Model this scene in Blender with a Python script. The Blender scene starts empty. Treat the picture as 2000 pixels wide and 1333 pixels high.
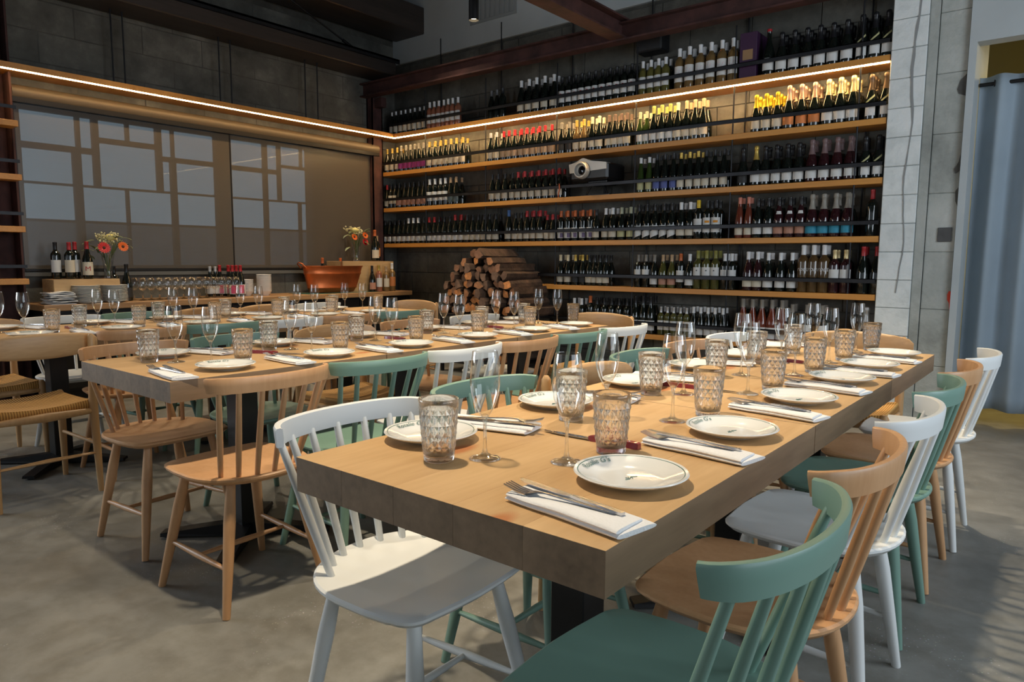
import bpy, math, random
from mathutils import Vector, Matrix
random.seed(7)
S = bpy.context.scene
PI = math.pi
# ------------------------------------------------------------------ camera
cd = bpy.data.cameras.new('camera'); cam = bpy.data.objects.new('camera', cd)
S.collection.objects.link(cam); S.camera = cam
cd.sensor_width = 36.0; cd.lens = 24.81; cd.clip_start = .02
yaw, pt, rl = .6799, -.1136, .0055
F = Vector((-math.sin(yaw)*math.cos(pt), math.cos(yaw)*math.cos(pt), math.sin(pt)))
R0 = Vector((math.cos(yaw), math.sin(yaw), 0)); U0 = R0.cross(F)
RX = R0*math.cos(rl)+U0*math.sin(rl); UX = -R0*math.sin(rl)+U0*math.cos(rl)
cam.matrix_world = Matrix(((RX.x, UX.x, -F.x, 6.827), (RX.y, UX.y, -F.y, -6.1135), (RX.z, UX.z, -F.z, 1.1519), (0, 0, 0, 1)))
# ------------------------------------------------------------------ world, exposure
S.view_settings.view_transform = 'Standard'; S.view_settings.look = 'None'
S.view_settings.exposure = 0.0; S.view_settings.gamma = 1.0; S.view_settings.use_curve_mapping = False
w = bpy.data.worlds.new('world'); S.world = w; w.use_nodes = True
w.node_tree.nodes['Background'].inputs[0].default_value = (.60, .80, 1.0, 1)
w.node_tree.nodes['Background'].inputs[1].default_value = .85
S.cycles.use_denoising = True
S.cycles.max_bounces = 12; S.cycles.diffuse_bounces = 3; S.cycles.glossy_bounces = 4
S.cycles.transmission_bounces = 12; S.cycles.transparent_max_bounces = 14
S.cycles.caustics_reflective = False; S.cycles.caustics_refractive = False
S.cycles.sample_clamp_indirect = 4.0
# ------------------------------------------------------------------ main lights
def alight(name, loc, size, sy, power, col, rot):
    l = bpy.data.lights.new(name, 'AREA'); l.shape = 'RECTANGLE'; l.size = size; l.size_y = sy
    l.energy = power; l.color = col
    o = bpy.data.objects.new(name, l); S.collection.objects.link(o); o.location = loc; o.rotation_euler = rot
    return o
# daylight: roof skylight behind the camera, front and side windows
alight('window_daylight', (7.6, -9.3, 2.0), 1.8, 1.8, 9, (.80, .90, 1.0), (math.radians(90), 0, 0))
alight('window_daylight', (3.4, -9.3, 2.0), 2.4, 1.8, 8, (.80, .90, 1.0), (math.radians(90), 0, 0))
alight('side_window_daylight', (9.3, -5.2, 1.7), 2.4, 1.6, 42, (.80, .90, 1.0), (math.radians(90), 0, math.radians(90)))
alight('side_window_daylight', (9.3, -3.0, 2.2), 1.8, 2.2, 80, (.80, .90, 1.0), (math.radians(90), 0, math.radians(80)))
alight('left_window_daylight', (.1, -7.6, 2.0), 2.8, 2.0, 150, (.80, .90, 1.0), (math.radians(90), 0, math.radians(-90)))
WARM = (1.0, .83, .60)
def spot(loc, power, cone=1.7, col=WARM):
    l = bpy.data.lights.new('pendant_or_fill_spot', 'SPOT'); l.energy = power; l.color = col
    l.spot_size = cone; l.spot_blend = .75; l.shadow_soft_size = .05
    o = bpy.data.objects.new('pendant_or_fill_spot', l); S.collection.objects.link(o); o.location = loc
    return o
PEND = [(5.35, -5.0, 3.05, 225), (5.35, -3.4, 3.05, 225), (5.35, -1.9, 3.05, 225), (4.1, -4.6, 3.05, 28), (4.1, -3.0, 3.05, 30), (2.89, -5.0, 3.05, 42), (2.89, -3.4, 3.05, 45),
        (1.45, -3.2, 3.9, 170), (1.6, -1.3, 4.0, 160), (2.89, -1.75, 3.05, 60)]  # first two on this line are added, unseen, to brighten the sideboard
for x, y, z, p_ in PEND:
    spot((x, y, z-.02), p_, 1.45 if x > 5 else 1.7)
alight('next_room_lamp', (7.3, 1.6, 2.9), .8, .8, 60, (1.0, .72, .25), (0, 0, 0))

# ------------------------------------------------------------------ materials
MATS = {}
def nt(name):
    m = bpy.data.materials.new(name); m.use_nodes = True; MATS[name] = m
    n = m.node_tree.nodes; return m, n, m.node_tree.links, n['Principled BSDF']
def pm(name, col, rough=.5, metal=0, spec=.5, coat=0, noise=0, scale=8, bump=0, bscale=60, trans=0, alpha=1, emis=None, es=0):
    if name in MATS: return MATS[name]
    m, n, l, b = nt(name)
    b.inputs['Base Color'].default_value = (*col, 1); b.inputs['Roughness'].default_value = rough
    b.inputs['Metallic'].default_value = metal; b.inputs['Specular IOR Level'].default_value = spec
    b.inputs['Coat Weight'].default_value = coat; b.inputs['Transmission Weight'].default_value = trans
    b.inputs['Alpha'].default_value = alpha
    if emis: b.inputs['Emission Color'].default_value = (*emis, 1); b.inputs['Emission Strength'].default_value = es
    if noise or bump:
        tc = n.new('ShaderNodeTexCoord')
    if noise:
        t = n.new('ShaderNodeTexNoise'); t.inputs['Scale'].default_value = scale; t.inputs['Detail'].default_value = 6
        l.new(tc.outputs['Object'], t.inputs['Vector'])
        r = n.new('ShaderNodeValToRGB'); r.color_ramp.elements[0].position = .3; r.color_ramp.elements[1].position = .7
        r.color_ramp.elements[0].color = (*[c*(1-noise) for c in col], 1); r.color_ramp.elements[1].color = (*[min(1, c*(1+noise)) for c in col], 1)
        l.new(t.outputs['Fac'], r.inputs[0]); l.new(r.outputs[0], b.inputs['Base Color'])
    if bump:
        t = n.new('ShaderNodeTexNoise'); t.inputs['Scale'].default_value = bscale; t.inputs['Detail'].default_value = 4
        l.new(tc.outputs['Object'], t.inputs['Vector'])
        bb = n.new('ShaderNodeBump'); bb.inputs['Strength'].default_value = bump; bb.inputs['Distance'].default_value = .01
        l.new(t.outputs['Fac'], bb.inputs['Height']); l.new(bb.outputs[0], b.inputs['Normal'])
    return m
def wood(name, c1, c2, axis=1, scale=10, stretch=.08, rough=.45, knots=0, rnd=.0, coat=0):
    m, n, l, b = nt(name)
    tc = n.new('ShaderNodeTexCoord'); mp = n.new('ShaderNodeMapping')
    sc = [1, 1, 1]; sc[axis] = stretch; mp.inputs['Scale'].default_value = sc
    oi = n.new('ShaderNodeObjectInfo'); ml = n.new('ShaderNodeMath'); ml.operation = 'MULTIPLY'; ml.inputs[1].default_value = 13.7
    l.new(oi.outputs['Random'], ml.inputs[0]); l.new(ml.outputs[0], mp.inputs['Location'])
    l.new(tc.outputs['Object'], mp.inputs['Vector'])
    t = n.new('ShaderNodeTexNoise'); t.inputs['Scale'].default_value = scale; t.inputs['Detail'].default_value = 8; t.inputs['Distortion'].default_value = .6
    l.new(mp.outputs[0], t.inputs['Vector'])
    t2 = n.new('ShaderNodeTexNoise'); t2.inputs['Scale'].default_value = scale*9; t2.inputs['Detail'].default_value = 3
    l.new(mp.outputs[0], t2.inputs['Vector'])
    mx = n.new('ShaderNodeMix'); mx.inputs[0].default_value = .35
    l.new(t.outputs['Fac'], mx.inputs[2]); l.new(t2.outputs['Fac'], mx.inputs[3])
    r = n.new('ShaderNodeValToRGB'); r.color_ramp.elements[0].position = .32; r.color_ramp.elements[1].position = .68
    r.color_ramp.elements[0].color = (*c1, 1); r.color_ramp.elements[1].color = (*c2, 1)
    l.new(mx.outputs[0], r.inputs[0]); out = r.outputs[0]
    if knots:
        mp2 = n.new('ShaderNodeMapping'); sc2 = [1, 1, 1]; sc2[axis] = .42; mp2.inputs['Scale'].default_value = sc2
        l.new(tc.outputs['Object'], mp2.inputs['Vector'])
        v = n.new('ShaderNodeTexVoronoi'); v.voronoi_dimensions = '2D'; v.inputs['Scale'].default_value = knots; l.new(mp2.outputs[0], v.inputs['Vector'])
        r2 = n.new('ShaderNodeValToRGB'); r2.color_ramp.elements[0].position = .05; r2.color_ramp.elements[1].position = .095
        r2.color_ramp.elements[0].color = (.95, .95, .95, 1); r2.color_ramp.elements[1].color = (0, 0, 0, 1)
        l.new(v.outputs['Distance'], r2.inputs[0])
        m2 = n.new('ShaderNodeMix'); m2.data_type = 'RGBA'; m2.inputs[7].default_value = (.42, .15, .045, 1)
        l.new(r2.outputs[0], m2.inputs[0]); l.new(out, m2.inputs[6]); out = m2.outputs[2]
    if rnd:
        hs = n.new('ShaderNodeHueSaturation'); mr = n.new('ShaderNodeMapRange'); mr.inputs[3].default_value = 1-rnd; mr.inputs[4].default_value = 1+rnd
        l.new(oi.outputs['Random'], mr.inputs[0]); l.new(mr.outputs[0], hs.inputs['Value']); l.new(out, hs.inputs['Color']); out = hs.outputs[0]
    l.new(out, b.inputs['Base Color']); b.inputs['Roughness'].default_value = rough; b.inputs['Coat Weight'].default_value = coat
    bb = n.new('ShaderNodeBump'); bb.inputs['Strength'].default_value = .12; bb.inputs['Distance'].default_value = .004
    l.new(mx.outputs[0], bb.inputs['Height']); l.new(bb.outputs[0], b.inputs['Normal'])
    return m
def masonry(name, c1, c2, c3, scale=1.6, rnd=.12, rough=.85, bump=.5):
    m, n, l, b = nt(name)
    geo = n.new('ShaderNodeNewGeometry'); oi = n.new('ShaderNodeObjectInfo')
    t = n.new('ShaderNodeTexNoise'); t.inputs['Scale'].default_value = scale; t.inputs['Detail'].default_value = 9; t.inputs['Roughness'].default_value = .65
    l.new(geo.outputs['Position'], t.inputs['Vector'])
    r = n.new('ShaderNodeValToRGB'); e = r.color_ramp.elements
    e[0].position = .30; e[0].color = (*c1, 1); e[1].position = .52; e[1].color = (*c2, 1)
    q = e.new(.74); q.color = (*c3, 1)
    l.new(t.outputs['Fac'], r.inputs[0])
    hs = n.new('ShaderNodeHueSaturation'); mr = n.new('ShaderNodeMapRange'); mr.inputs[3].default_value = 1-rnd; mr.inputs[4].default_value = 1+rnd
    l.new(oi.outputs['Random'], mr.inputs[0]); l.new(mr.outputs[0], hs.inputs['Value']); l.new(r.outputs[0], hs.inputs['Color'])
    l.new(hs.outputs[0], b.inputs['Base Color']); b.inputs['Roughness'].default_value = rough
    t2 = n.new('ShaderNodeTexNoise'); t2.inputs['Scale'].default_value = 35; t2.inputs['Detail'].default_value = 6
    l.new(geo.outputs['Position'], t2.inputs['Vector'])
    bb = n.new('ShaderNodeBump'); bb.inputs['Strength'].default_value = bump; bb.inputs['Distance'].default_value = .01
    l.new(t2.outputs['Fac'], bb.inputs['Height']); l.new(bb.outputs[0], b.inputs['Normal'])
    return m
def floor_mat():
    m, n, l, b = nt('polished concrete')
    geo = n.new('ShaderNodeNewGeometry')
    def noi(s, d=8, ro=.6, dist=0):
        t = n.new('ShaderNodeTexNoise'); t.inputs['Scale'].default_value = s; t.inputs['Detail'].default_value = d
        t.inputs['Roughness'].default_value = ro; t.inputs['Distortion'].default_value = dist; l.new(geo.outputs['Position'], t.inputs['Vector']); return t
    a = noi(.9, 8, .62, .4); r = n.new('ShaderNodeValToRGB'); e = r.color_ramp.elements
    e[0].position = .3; e[0].color = (.145, .142, .128, 1); e[1].position = .7; e[1].color = (.29, .288, .265, 1)
    l.new(a.outputs['Fac'], r.inputs[0])
    a2 = noi(7, 8, .7); r2 = n.new('ShaderNodeValToRGB'); r2.color_ramp.elements[0].position = .38; r2.color_ramp.elements[1].position = .60
    r2.color_ramp.elements[0].color = (.72, .70, .66, 1); r2.color_ramp.elements[1].color = (1, 1, 1, 1); l.new(a2.outputs['Fac'], r2.inputs[0])
    m1 = n.new('ShaderNodeMix'); m1.data_type = 'RGBA'; m1.blend_type = 'MULTIPLY'; m1.inputs[0].default_value = .8
    l.new(r.outputs[0], m1.inputs[6]); l.new(r2.outputs[0], m1.inputs[7])
    v = n.new('ShaderNodeTexVoronoi'); v.inputs['Scale'].default_value = 75; l.new(geo.outputs['Position'], v.inputs['Vector'])
    r3 = n.new('ShaderNodeValToRGB'); r3.color_ramp.elements[0].position = .12; r3.color_ramp.elements[1].position = .22
    r3.color_ramp.elements[0].color = (1, 1, 1, 1); r3.color_ramp.elements[1].color = (0, 0, 0, 1); l.new(v.outputs['Distance'], r3.inputs[0])
    sp = noi(2.2, 3); r4 = n.new('ShaderNodeValToRGB'); r4.color_ramp.elements[0].position = .5; r4.color_ramp.elements[1].position = .62
    l.new(sp.outputs['Fac'], r4.inputs[0])
    mu = n.new('ShaderNodeMath'); mu.operation = 'MULTIPLY'; l.new(r3.outputs[0], mu.inputs[0]); l.new(r4.outputs[0], mu.inputs[1])
    mu2 = n.new('ShaderNodeMath'); mu2.operation = 'MULTIPLY'; mu2.inputs[1].default_value = .55; l.new(mu.outputs[0], mu2.inputs[0])
    m2 = n.new('ShaderNodeMix'); m2.data_type = 'RGBA'; l.new(mu2.outputs[0], m2.inputs[0]); l.new(m1.outputs[2], m2.inputs[6])
    l.new(v.outputs['Color'], m2.inputs[7])
    m3 = n.new('ShaderNodeMix'); m3.data_type = 'RGBA'; m3.blend_type = 'MIX'; m3.inputs[0].default_value = 1
    hs = n.new('ShaderNodeHueSaturation'); hs.inputs['Saturation'].default_value = .35; hs.inputs['Value'].default_value = .65; l.new(v.outputs['Color'], hs.inputs['Color'])
    l.new(hs.outputs[0], m2.inputs[7])
    l.new(m2.outputs[2], b.inputs['Base Color'])
    rr = n.new('ShaderNodeMapRange'); rr.inputs[3].default_value = .28; rr.inputs[4].default_value = .62; l.new(a2.outputs['Fac'], rr.inputs[0]); l.new(rr.outputs[0], b.inputs['Roughness'])
    bb = n.new('ShaderNodeBump'); bb.inputs['Strength'].default_value = .15; bb.inputs['Distance'].default_value = .004; l.new(a2.outputs['Fac'], bb.inputs['Height']); l.new(bb.outputs[0], b.inputs['Normal'])
    return m
def thin_glass(name, tint=(1, 1, 1), ior=1.5, boost=0.02, rough=0.0):
    m, n, l, b = nt(name); n.remove(b)
    tr = n.new('ShaderNodeBsdfTransparent'); tr.inputs[0].default_value = (*tint, 1)
    gl = n.new('ShaderNodeBsdfGlossy'); gl.inputs['Roughness'].default_value = rough; gl.inputs[0].default_value = (1, 1, 1, 1)
    fr = n.new('ShaderNodeLayerWeight'); pw = n.new('ShaderNodeMath'); pw.operation = 'POWER'; pw.inputs[1].default_value = 1.9; l.new(fr.outputs['Facing'], pw.inputs[0])
    ad = n.new('ShaderNodeMath'); ad.operation = 'MULTIPLY_ADD'; ad.inputs[1].default_value = .85; ad.inputs[2].default_value = .03+boost; ad.use_clamp = True; l.new(pw.outputs[0], ad.inputs[0])
    mx = n.new('ShaderNodeMixShader'); l.new(ad.outputs[0], mx.inputs[0]); l.new(tr.outputs[0], mx.inputs[1]); l.new(gl.outputs[0], mx.inputs[2])
    l.new(mx.outputs[0], n['Material Output'].inputs[0]); return m
def solid_glass(name, clearmix=.35):
    m, n, l, b = nt(name); n.remove(b)
    g = n.new('ShaderNodeBsdfGlass'); g.inputs['IOR'].default_value = 1.48; g.inputs['Roughness'].default_value = 0.0
    tr = n.new('ShaderNodeBsdfTransparent'); tr.inputs[0].default_value = (.97, .985, .98, 1)
    mx = n.new('ShaderNodeMixShader'); mx.inputs[0].default_value = clearmix
    l.new(g.outputs[0], mx.inputs[1]); l.new(tr.outputs[0], mx.inputs[2]); l.new(mx.outputs[0], n['Material Output'].inputs[0]); return m
def shade_fabric(name):
    m, n, l, b = nt(name); n.remove(b)
    tc = n.new('ShaderNodeTexCoord'); mp = n.new('ShaderNodeMapping'); mp.inputs['Scale'].default_value = (1, .15, 6); l.new(tc.outputs['Object'], mp.inputs['Vector'])
    t = n.new('ShaderNodeTexNoise'); t.inputs['Scale'].default_value = 40; t.inputs['Detail'].default_value = 4; l.new(mp.outputs[0], t.inputs['Vector'])
    mr = n.new('ShaderNodeMapRange'); mr.inputs[3].default_value = .11; mr.inputs[4].default_value = .23; l.new(t.outputs['Fac'], mr.inputs[0])
    tr = n.new('ShaderNodeBsdfTransparent'); df = n.new('ShaderNodeBsdfDiffuse'); df.inputs[0].default_value = (.125, .106, .086, 1)
    mx = n.new('ShaderNodeMixShader'); l.new(mr.outputs[0], mx.inputs[0]); l.new(df.outputs[0], mx.inputs[1]); l.new(tr.outputs[0], mx.inputs[2])
    gl = n.new('ShaderNodeBsdfGlossy'); gl.inputs['Roughness'].default_value = .3; gl.inputs[0].default_value = (.5, .5, .5, 1)
    m2 = n.new('ShaderNodeMixShader'); m2.inputs[0].default_value = .07; l.new(mx.outputs[0], m2.inputs[1]); l.new(gl.outputs[0], m2.inputs[2])
    l.new(m2.outputs[0], n['Material Output'].inputs[0]); return m
M_floor = floor_mat()
M_block = masonry('grey concrete block', (.055, .055, .048), (.120, .118, .102), (.24, .235, .205), 2.2, .07)
M_mortar = masonry('mortar', (.045, .043, .037), (.085, .082, .070), (.13, .125, .11), 3, 0)
M_white_block = masonry('white painted block', (.66, .70, .69), (.82, .86, .85), (.90, .92, .91), 5, .04)
M_grey_plaster = masonry('worn grey plaster', (.26, .275, .255), (.44, .46, .43), (.56, .57, .54), 2.2, .04)
M_drywall = pm('painted drywall', (.48, .52, .53), .8, noise=.06, scale=3)
M_dark_ceiling = pm('dark ceiling', (.05, .045, .04), .9, noise=.3)
M_dark_timber = wood('dark roof timber', (.025, .02, .017), (.06, .045, .038), 1, 5)
M_rust = pm('oxide red steel', (.062, .024, .021), .8, 0, noise=.45, scale=7, bump=.25, bscale=30)
M_darksteel = pm('dark steel', (.035, .036, .040), .42, .8, noise=.2)
M_black = pm('matte black metal', (.012, .012, .013), .45, .3)
M_shelf = wood('oak shelf board', (.56, .235, .045), (.72, .335, .075), 0, 9, .06, .42, rnd=.03)
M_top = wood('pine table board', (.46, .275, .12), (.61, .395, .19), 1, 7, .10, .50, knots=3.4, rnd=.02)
M_edge = wood('dark table edge', (.15, .098, .056), (.30, .20, .118), 1, 7, .10, .5)  # darker wood tone for every board face except the top
M_oak = wood('oak chair', (.46, .27, .12), (.62, .39, .19), 2, 9, .10, .42, rnd=.04)
M_oak_h = wood('oak chair panel', (.46, .27, .12), (.64, .40, .20), 1, 11, .12, .42, rnd=.04)
M_beech = wood('beech chair', (.50, .27, .125), (.62, .36, .185), 2, 8, .15, .40, rnd=.04)
M_green = pm('sage green lacquer', (.175, .300, .245), .38)
M_whitel = pm('white lacquer', (.74, .76, .75), .38)
M_crate = wood('pine crate', (.44, .27, .12), (.62, .42, .21), 1, 6, .15, .55, knots=5)
M_counter = wood('counter oak', (.34, .185, .08), (.50, .29, .135), 1, 8, .08, .4)
M_china = pm('glazed china', (.80, .80, .77), .12, coat=.5)
M_chline = pm('green plate line', (.02, .11, .095), .3)
M_dimwall = pm('dim painted wall', (.22, .23, .23), .8)
M_linen = pm('white linen', (.80, .80, .80), .85, bump=.25, bscale=220)
M_steel = pm('polished steel', (.62, .62, .64), .24, 1.0)
M_blade = pm('steak knife blade', (.45, .45, .46), .2, 1.0)
M_redh = pm('red knife handle', (.23, .025, .03), .3, coat=.4)
M_copper = pm('copper', (.62, .17, .055), .38, .75, noise=.15, bump=.08)
M_led = pm('led strip glow', (1, .8, .5), .5, emis=(1.0, .66, .30), es=88)
M_led2 = pm('dim led strip glow', (1, .8, .5), .5, emis=(1.0, .66, .30), es=34)
M_lamp = pm('lamp glow', (1, .8, .5), .5, emis=(1.0, .78, .48), es=12)
M_thin = thin_glass('thin glass', (.975, .985, .98), 1.5, .03)
M_pane = thin_glass('window glass', (.9, .95, .95), 1.45, .0)
M_tumbler = solid_glass('pressed glass', .15)
M_stem = solid_glass('stem glass', .60)
M_shade = shade_fabric('mesh shade fabric')
M_bronze = pm('bronze shade cassette', (.12, .095, .065), .5, .2)
M_curtain = pm('blue grey curtain', (.33, .40, .46), .85, noise=.06, scale=4, bump=.08, bscale=9)
M_gridv = pm('vent grey', (.30, .32, .32), .7)
M_plaster_dark = pm('patch of mortar', (.10, .10, .095), .9, noise=.3)
M_redpaint = pm('red spray paint', (.75, .07, .03), .6)
M_stone = pm('wall of next room', (.55, .47, .22), .9)
# ------------------------------------------------------------------ mesh builder
class MB:
    def __init__(s): s.v = []; s.f = []; s.m = []; s.mi = 0
    def add(s, vs, fs):
        o = len(s.v); s.v += [tuple(v) for v in vs]; s.f += [tuple(i+o for i in f) for f in fs]; s.m += [s.mi]*len(fs); return s
    def box(s, x0, x1, y0, y1, z0, z1, T=None):
        vs = [Vector(p) for p in ((x0,y0,z0),(x1,y0,z0),(x1,y1,z0),(x0,y1,z0),(x0,y0,z1),(x1,y0,z1),(x1,y1,z1),(x0,y1,z1))]
        if T: vs = [T @ v for v in vs]
        return s.add(vs, [(3,2,1,0),(4,5,6,7),(0,1,5,4),(1,2,6,5),(2,3,7,6),(3,0,4,7)])
    def bbox(s, x0, x1, y0, y1, z0, z1, b=.004, T=None):
        """box with bevelled edges"""
        vs = []
        for (x, sx) in ((x0, 1), (x1, -1)):
            for (y, sy) in ((y0, 1), (y1, -1)):
                for (z, sz) in ((z0, 1), (z1, -1)):
                    vs += [Vector((x, y+sy*b, z+sz*b)), Vector((x+sx*b, y, z+sz*b)), Vector((x+sx*b, y+sy*b, z))]
        if T: vs = [T @ v for v in vs]
        I = lambda i, j, k, a: ((i*2+j)*2+k)*3+a
        fs = []
        for i in (0, 1):
            q = [I(i,0,0,0), I(i,1,0,0), I(i,1,1,0), I(i,0,1,0)]; fs.append(q[::-1] if i == 0 else q)
            q = [I(0,i,0,1), I(1,i,0,1), I(1,i,1,1), I(0,i,1,1)]; fs.append(q if i == 0 else q[::-1])
            q = [I(0,0,i,2), I(1,0,i,2), I(1,1,i,2), I(0,1,i,2)]; fs.append(q[::-1] if i == 0 else q)
        for i in (0, 1):
            for j in (0, 1):
                q = [I(i,j,0,0), I(i,j,1,0), I(i,j,1,1), I(i,j,0,1)]; fs.append(q if (i == j) else q[::-1])
                q = [I(i,0,j,0), I(i,1,j,0), I(i,1,j,2), I(i,0,j,2)]; fs.append(q[::-1] if (i == j) else q)
                q = [I(0,i,j,1), I(1,i,j,1), I(1,i,j,2), I(0,i,j,2)]; fs.append(q if (i == j) else q[::-1])
                for k in (0, 1):
                    q = [I(i,j,k,0), I(i,j,k,1), I(i,j,k,2)]; fs.append(q if (i+j+k) % 2 else q[::-1])
        return s.add(vs, fs)
    def lathe(s, prof, n=24, c=(0,0,0), rf=None, cap0=True, cap1=True):
        vs = []; k = len(prof)
        for r, z in prof:
            for i in range(n):
                a = 2*PI*i/n; rr = r if rf is None else rf(r, z, a)
                vs.append((c[0]+rr*math.cos(a), c[1]+rr*math.sin(a), c[2]+z))
        fs = [(j*n+i, j*n+(i+1) % n, (j+1)*n+(i+1) % n, (j+1)*n+i) for j in range(k-1) for i in range(n)]
        if cap0: fs.append(tuple(range(n))[::-1])
        if cap1: fs.append(tuple((k-1)*n+i for i in range(n)))
        return s.add(vs, fs)
    def tube(s, pts, rad, n=8, cap=True, flat=None):
        pts = [Vector(p) for p in pts]; rs = rad if isinstance(rad, (list, tuple)) else [rad]*len(pts)
        vs = []
        t0 = (pts[-1]-pts[0]).normalized()
        ref = Vector((0, 0, 1)) if abs(t0.z) < .9 else Vector((1, 0, 0))
        for i, p in enumerate(pts):
            t = (pts[min(i+1, len(pts)-1)]-pts[max(i-1, 0)]).normalized()
            a = t.cross(ref).normalized(); b = a.cross(t).normalized()
            for j in range(n):
                q = 2*PI*j/n; k1 = 1 if flat is None else flat
                vs.append(p + a*(rs[i]*math.cos(q)) + b*(rs[i]*k1*math.sin(q)))
        fs = [(j*n+i, j*n+(i+1) % n, (j+1)*n+(i+1) % n, (j+1)*n+i) for j in range(len(pts)-1) for i in range(n)]
        fs = [f[::-1] for f in fs]
        if cap: fs += [tuple(range(n)), tuple((len(pts)-1)*n+i for i in range(n))[::-1]]
        return s.add(vs, fs)
    def sweep(s, secs, closed=False, cap=True):
        """list of equal length point rings"""
        n = len(secs[0]); vs = [p for q in secs for p in q]; m = len(secs)
        fs = [((j % m)*n+i, (j % m)*n+(i+1) % n, ((j+1) % m)*n+(i+1) % n, ((j+1) % m)*n+i) for j in range(m if closed else m-1) for i in range(n)]
        if cap and not closed: fs += [tuple(range(n))[::-1], tuple((m-1)*n+i for i in range(n))]
        return s.add(vs, fs)
    def prism(s, outl, z0, z1):
        n = len(outl)
        return s.add([(x, y, z0) for x, y in outl]+[(x, y, z1) for x, y in outl],
                     [tuple(range(n))[::-1], tuple(range(n, 2*n))]+[(i, (i+1) % n, n+(i+1) % n, n+i) for i in range(n)])
    def grid(s, fn, nu, nv, flip=False):
        vs = [fn(i/nu, j/nv) for j in range(nv+1) for i in range(nu+1)]
        fs = [(j*(nu+1)+i, j*(nu+1)+i+1, (j+1)*(nu+1)+i+1, (j+1)*(nu+1)+i) for j in range(nv) for i in range(nu)]
        return s.add(vs, [f[::-1] for f in fs] if flip else fs)
    def ball(s, c, r, n=8, sq=1):
        return s.lathe([(r*math.sin(PI*k/n) if 0 < k < n else r*.02, -r*sq*math.cos(PI*k/n)) for k in range(n+1)], n+2, c)
    def mesh(s, name, mats, smooth=False, ang=.95):
        me = bpy.data.meshes.new(name); me.from_pydata(s.v, [], s.f)
        for m in (mats if isinstance(mats, (list, tuple)) else [mats]): me.materials.append(m)
        me.polygons.foreach_set('material_index', s.m)
        if smooth:
            me.polygons.foreach_set('use_smooth', [True]*len(me.polygons))
            try: me.set_sharp_from_angle(angle=ang)
            except Exception: pass
        me.update(); return me
def link(name, me, parent=None, loc=(0,0,0), rot=(0,0,0), sc=None):
    o = bpy.data.objects.new(name, me); S.collection.objects.link(o)
    o.location = loc; o.rotation_euler = rot
    if sc is not None: o.scale = sc if isinstance(sc, (tuple, list)) else (sc, sc, sc)
    if parent is not None: o.parent = parent
    return o
def obj(name, mb, mats, parent=None, smooth=False, ang=.95, loc=(0,0,0), rot=(0,0,0)):
    return link(name, mb.mesh(name, mats, smooth, ang), parent, loc, rot)
def thing(name, label, cat, loc=(0,0,0), rotz=0, group=None, sc=None):
    return tag(link(name, None, None, loc, (0, 0, rotz), sc), label, cat, group)
def tag(o, label, cat, group=None):
    o['label'] = label; o['category'] = cat
    if group: o['group'] = group
    return o
def struct(name, mb, mats, smooth=False):
    o = obj(name, mb, mats, None, smooth); o['kind'] = 'structure'; return o
def dup(root, loc, rotz, label, group=None, sc=None):
    r = root.copy(); S.collection.objects.link(r); r.location = loc; r.rotation_euler = (0, 0, rotz)
    r['label'] = label
    if group: r['group'] = group
    if sc is not None: r.scale = (sc, sc, sc)
    for ch in list(root.children):
        c = ch.copy(); S.collection.objects.link(c); c.parent = r
        for g in ch.children:
            d = g.copy(); S.collection.objects.link(d); d.parent = c
    return r
ORD = ['first','second','third','fourth','fifth','sixth','seventh','eighth','ninth','tenth','eleventh','twelfth','thirteenth']
NUM = ['no','one','two','three','four','five','six','seven','eight','nine','ten','eleven','twelve','thirteen']
# ================================================================== SETTING
b = MB(); b.box(-.6, 9.5, -9.5, 2.4, -.12, 0); struct('floor', b, M_floor)
b = MB(); b.box(-.6, 9.5, -9.5, 2.4, 4.6, 4.7); struct('ceiling', b, M_dark_ceiling)
BLK = {}
def block_mesh(wd, hg, axis, mat, dep=.012):
    k = (round(wd, 3), round(hg, 3), axis, mat.name)
    if k not in BLK:
        m = MB()
        if axis == 'x': m.bbox(0, wd, -dep, 0, 0, hg, .004)
        else: m.bbox(0, dep, 0, wd, 0, hg, .004)
        BLK[k] = m.mesh('block', mat)
    return BLK[k]
def lay(parent, axis, a0, a1, z0, z1, plane, mat, bw=.42, bh=.20, holes=(), j=.005, stag=True):
    """courses of blocks on a wall: thin faces standing proud of the mortar"""
    z = z0; row = 0
    while z < z1-.02:
        h = min(bh, z1-z); a = a0 - (bw/2 if row % 2 and stag else 0)
        while a < a1-.02:
            s, e = max(a, a0), min(a+bw, a1)
            segs = [(s, e)]
            for (h0, h1, hz0, hz1) in holes:
                if z+h > hz0+.02 and z < hz1-.02:
                    ns = []
                    for p, q in segs:
                        if q <= h0 or p >= h1: ns.append((p, q))
                        else:
                            if p < h0: ns.append((p, h0))
                            if q > h1: ns.append((h1, q))
                    segs = ns
            for p, q in segs:
                if q-p > .05:
                    me = block_mesh(q-p-j, h-j, axis, mat)
                    jit = random.uniform(-.0015, .0015)
                    loc = (p+j/2, plane+jit, z+j/2) if axis == 'x' else (plane+jit, p+j/2, z+j/2)
                    link('block', me, parent, loc)
            a += bw
        z += bh; row += 1
# wall behind the wine shelves: mortar body with block faces
b = MB(); b.box(-.4, 5.62, .002, .35, 0, 4.6)
wb = struct('wall_back', b, M_mortar)
lay(wb, 'x', 0, 5.62, 0, 3.5, 0, M_block, .56, .25)
b = MB(); b.box(.0, 5.62, -.03, .002, 3.53, 4.6); g = struct('wall_gable', b, M_drywall)
b = MB()
for k in range(9): b.box(1.32+k*.068, 1.32+k*.068+.05, -.045, -.03, 3.78, 4.02)
b.box(1.29, 1.95, -.038, -.03, 3.75, 4.05); obj('vent_grille', b, M_gridv, g)
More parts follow.
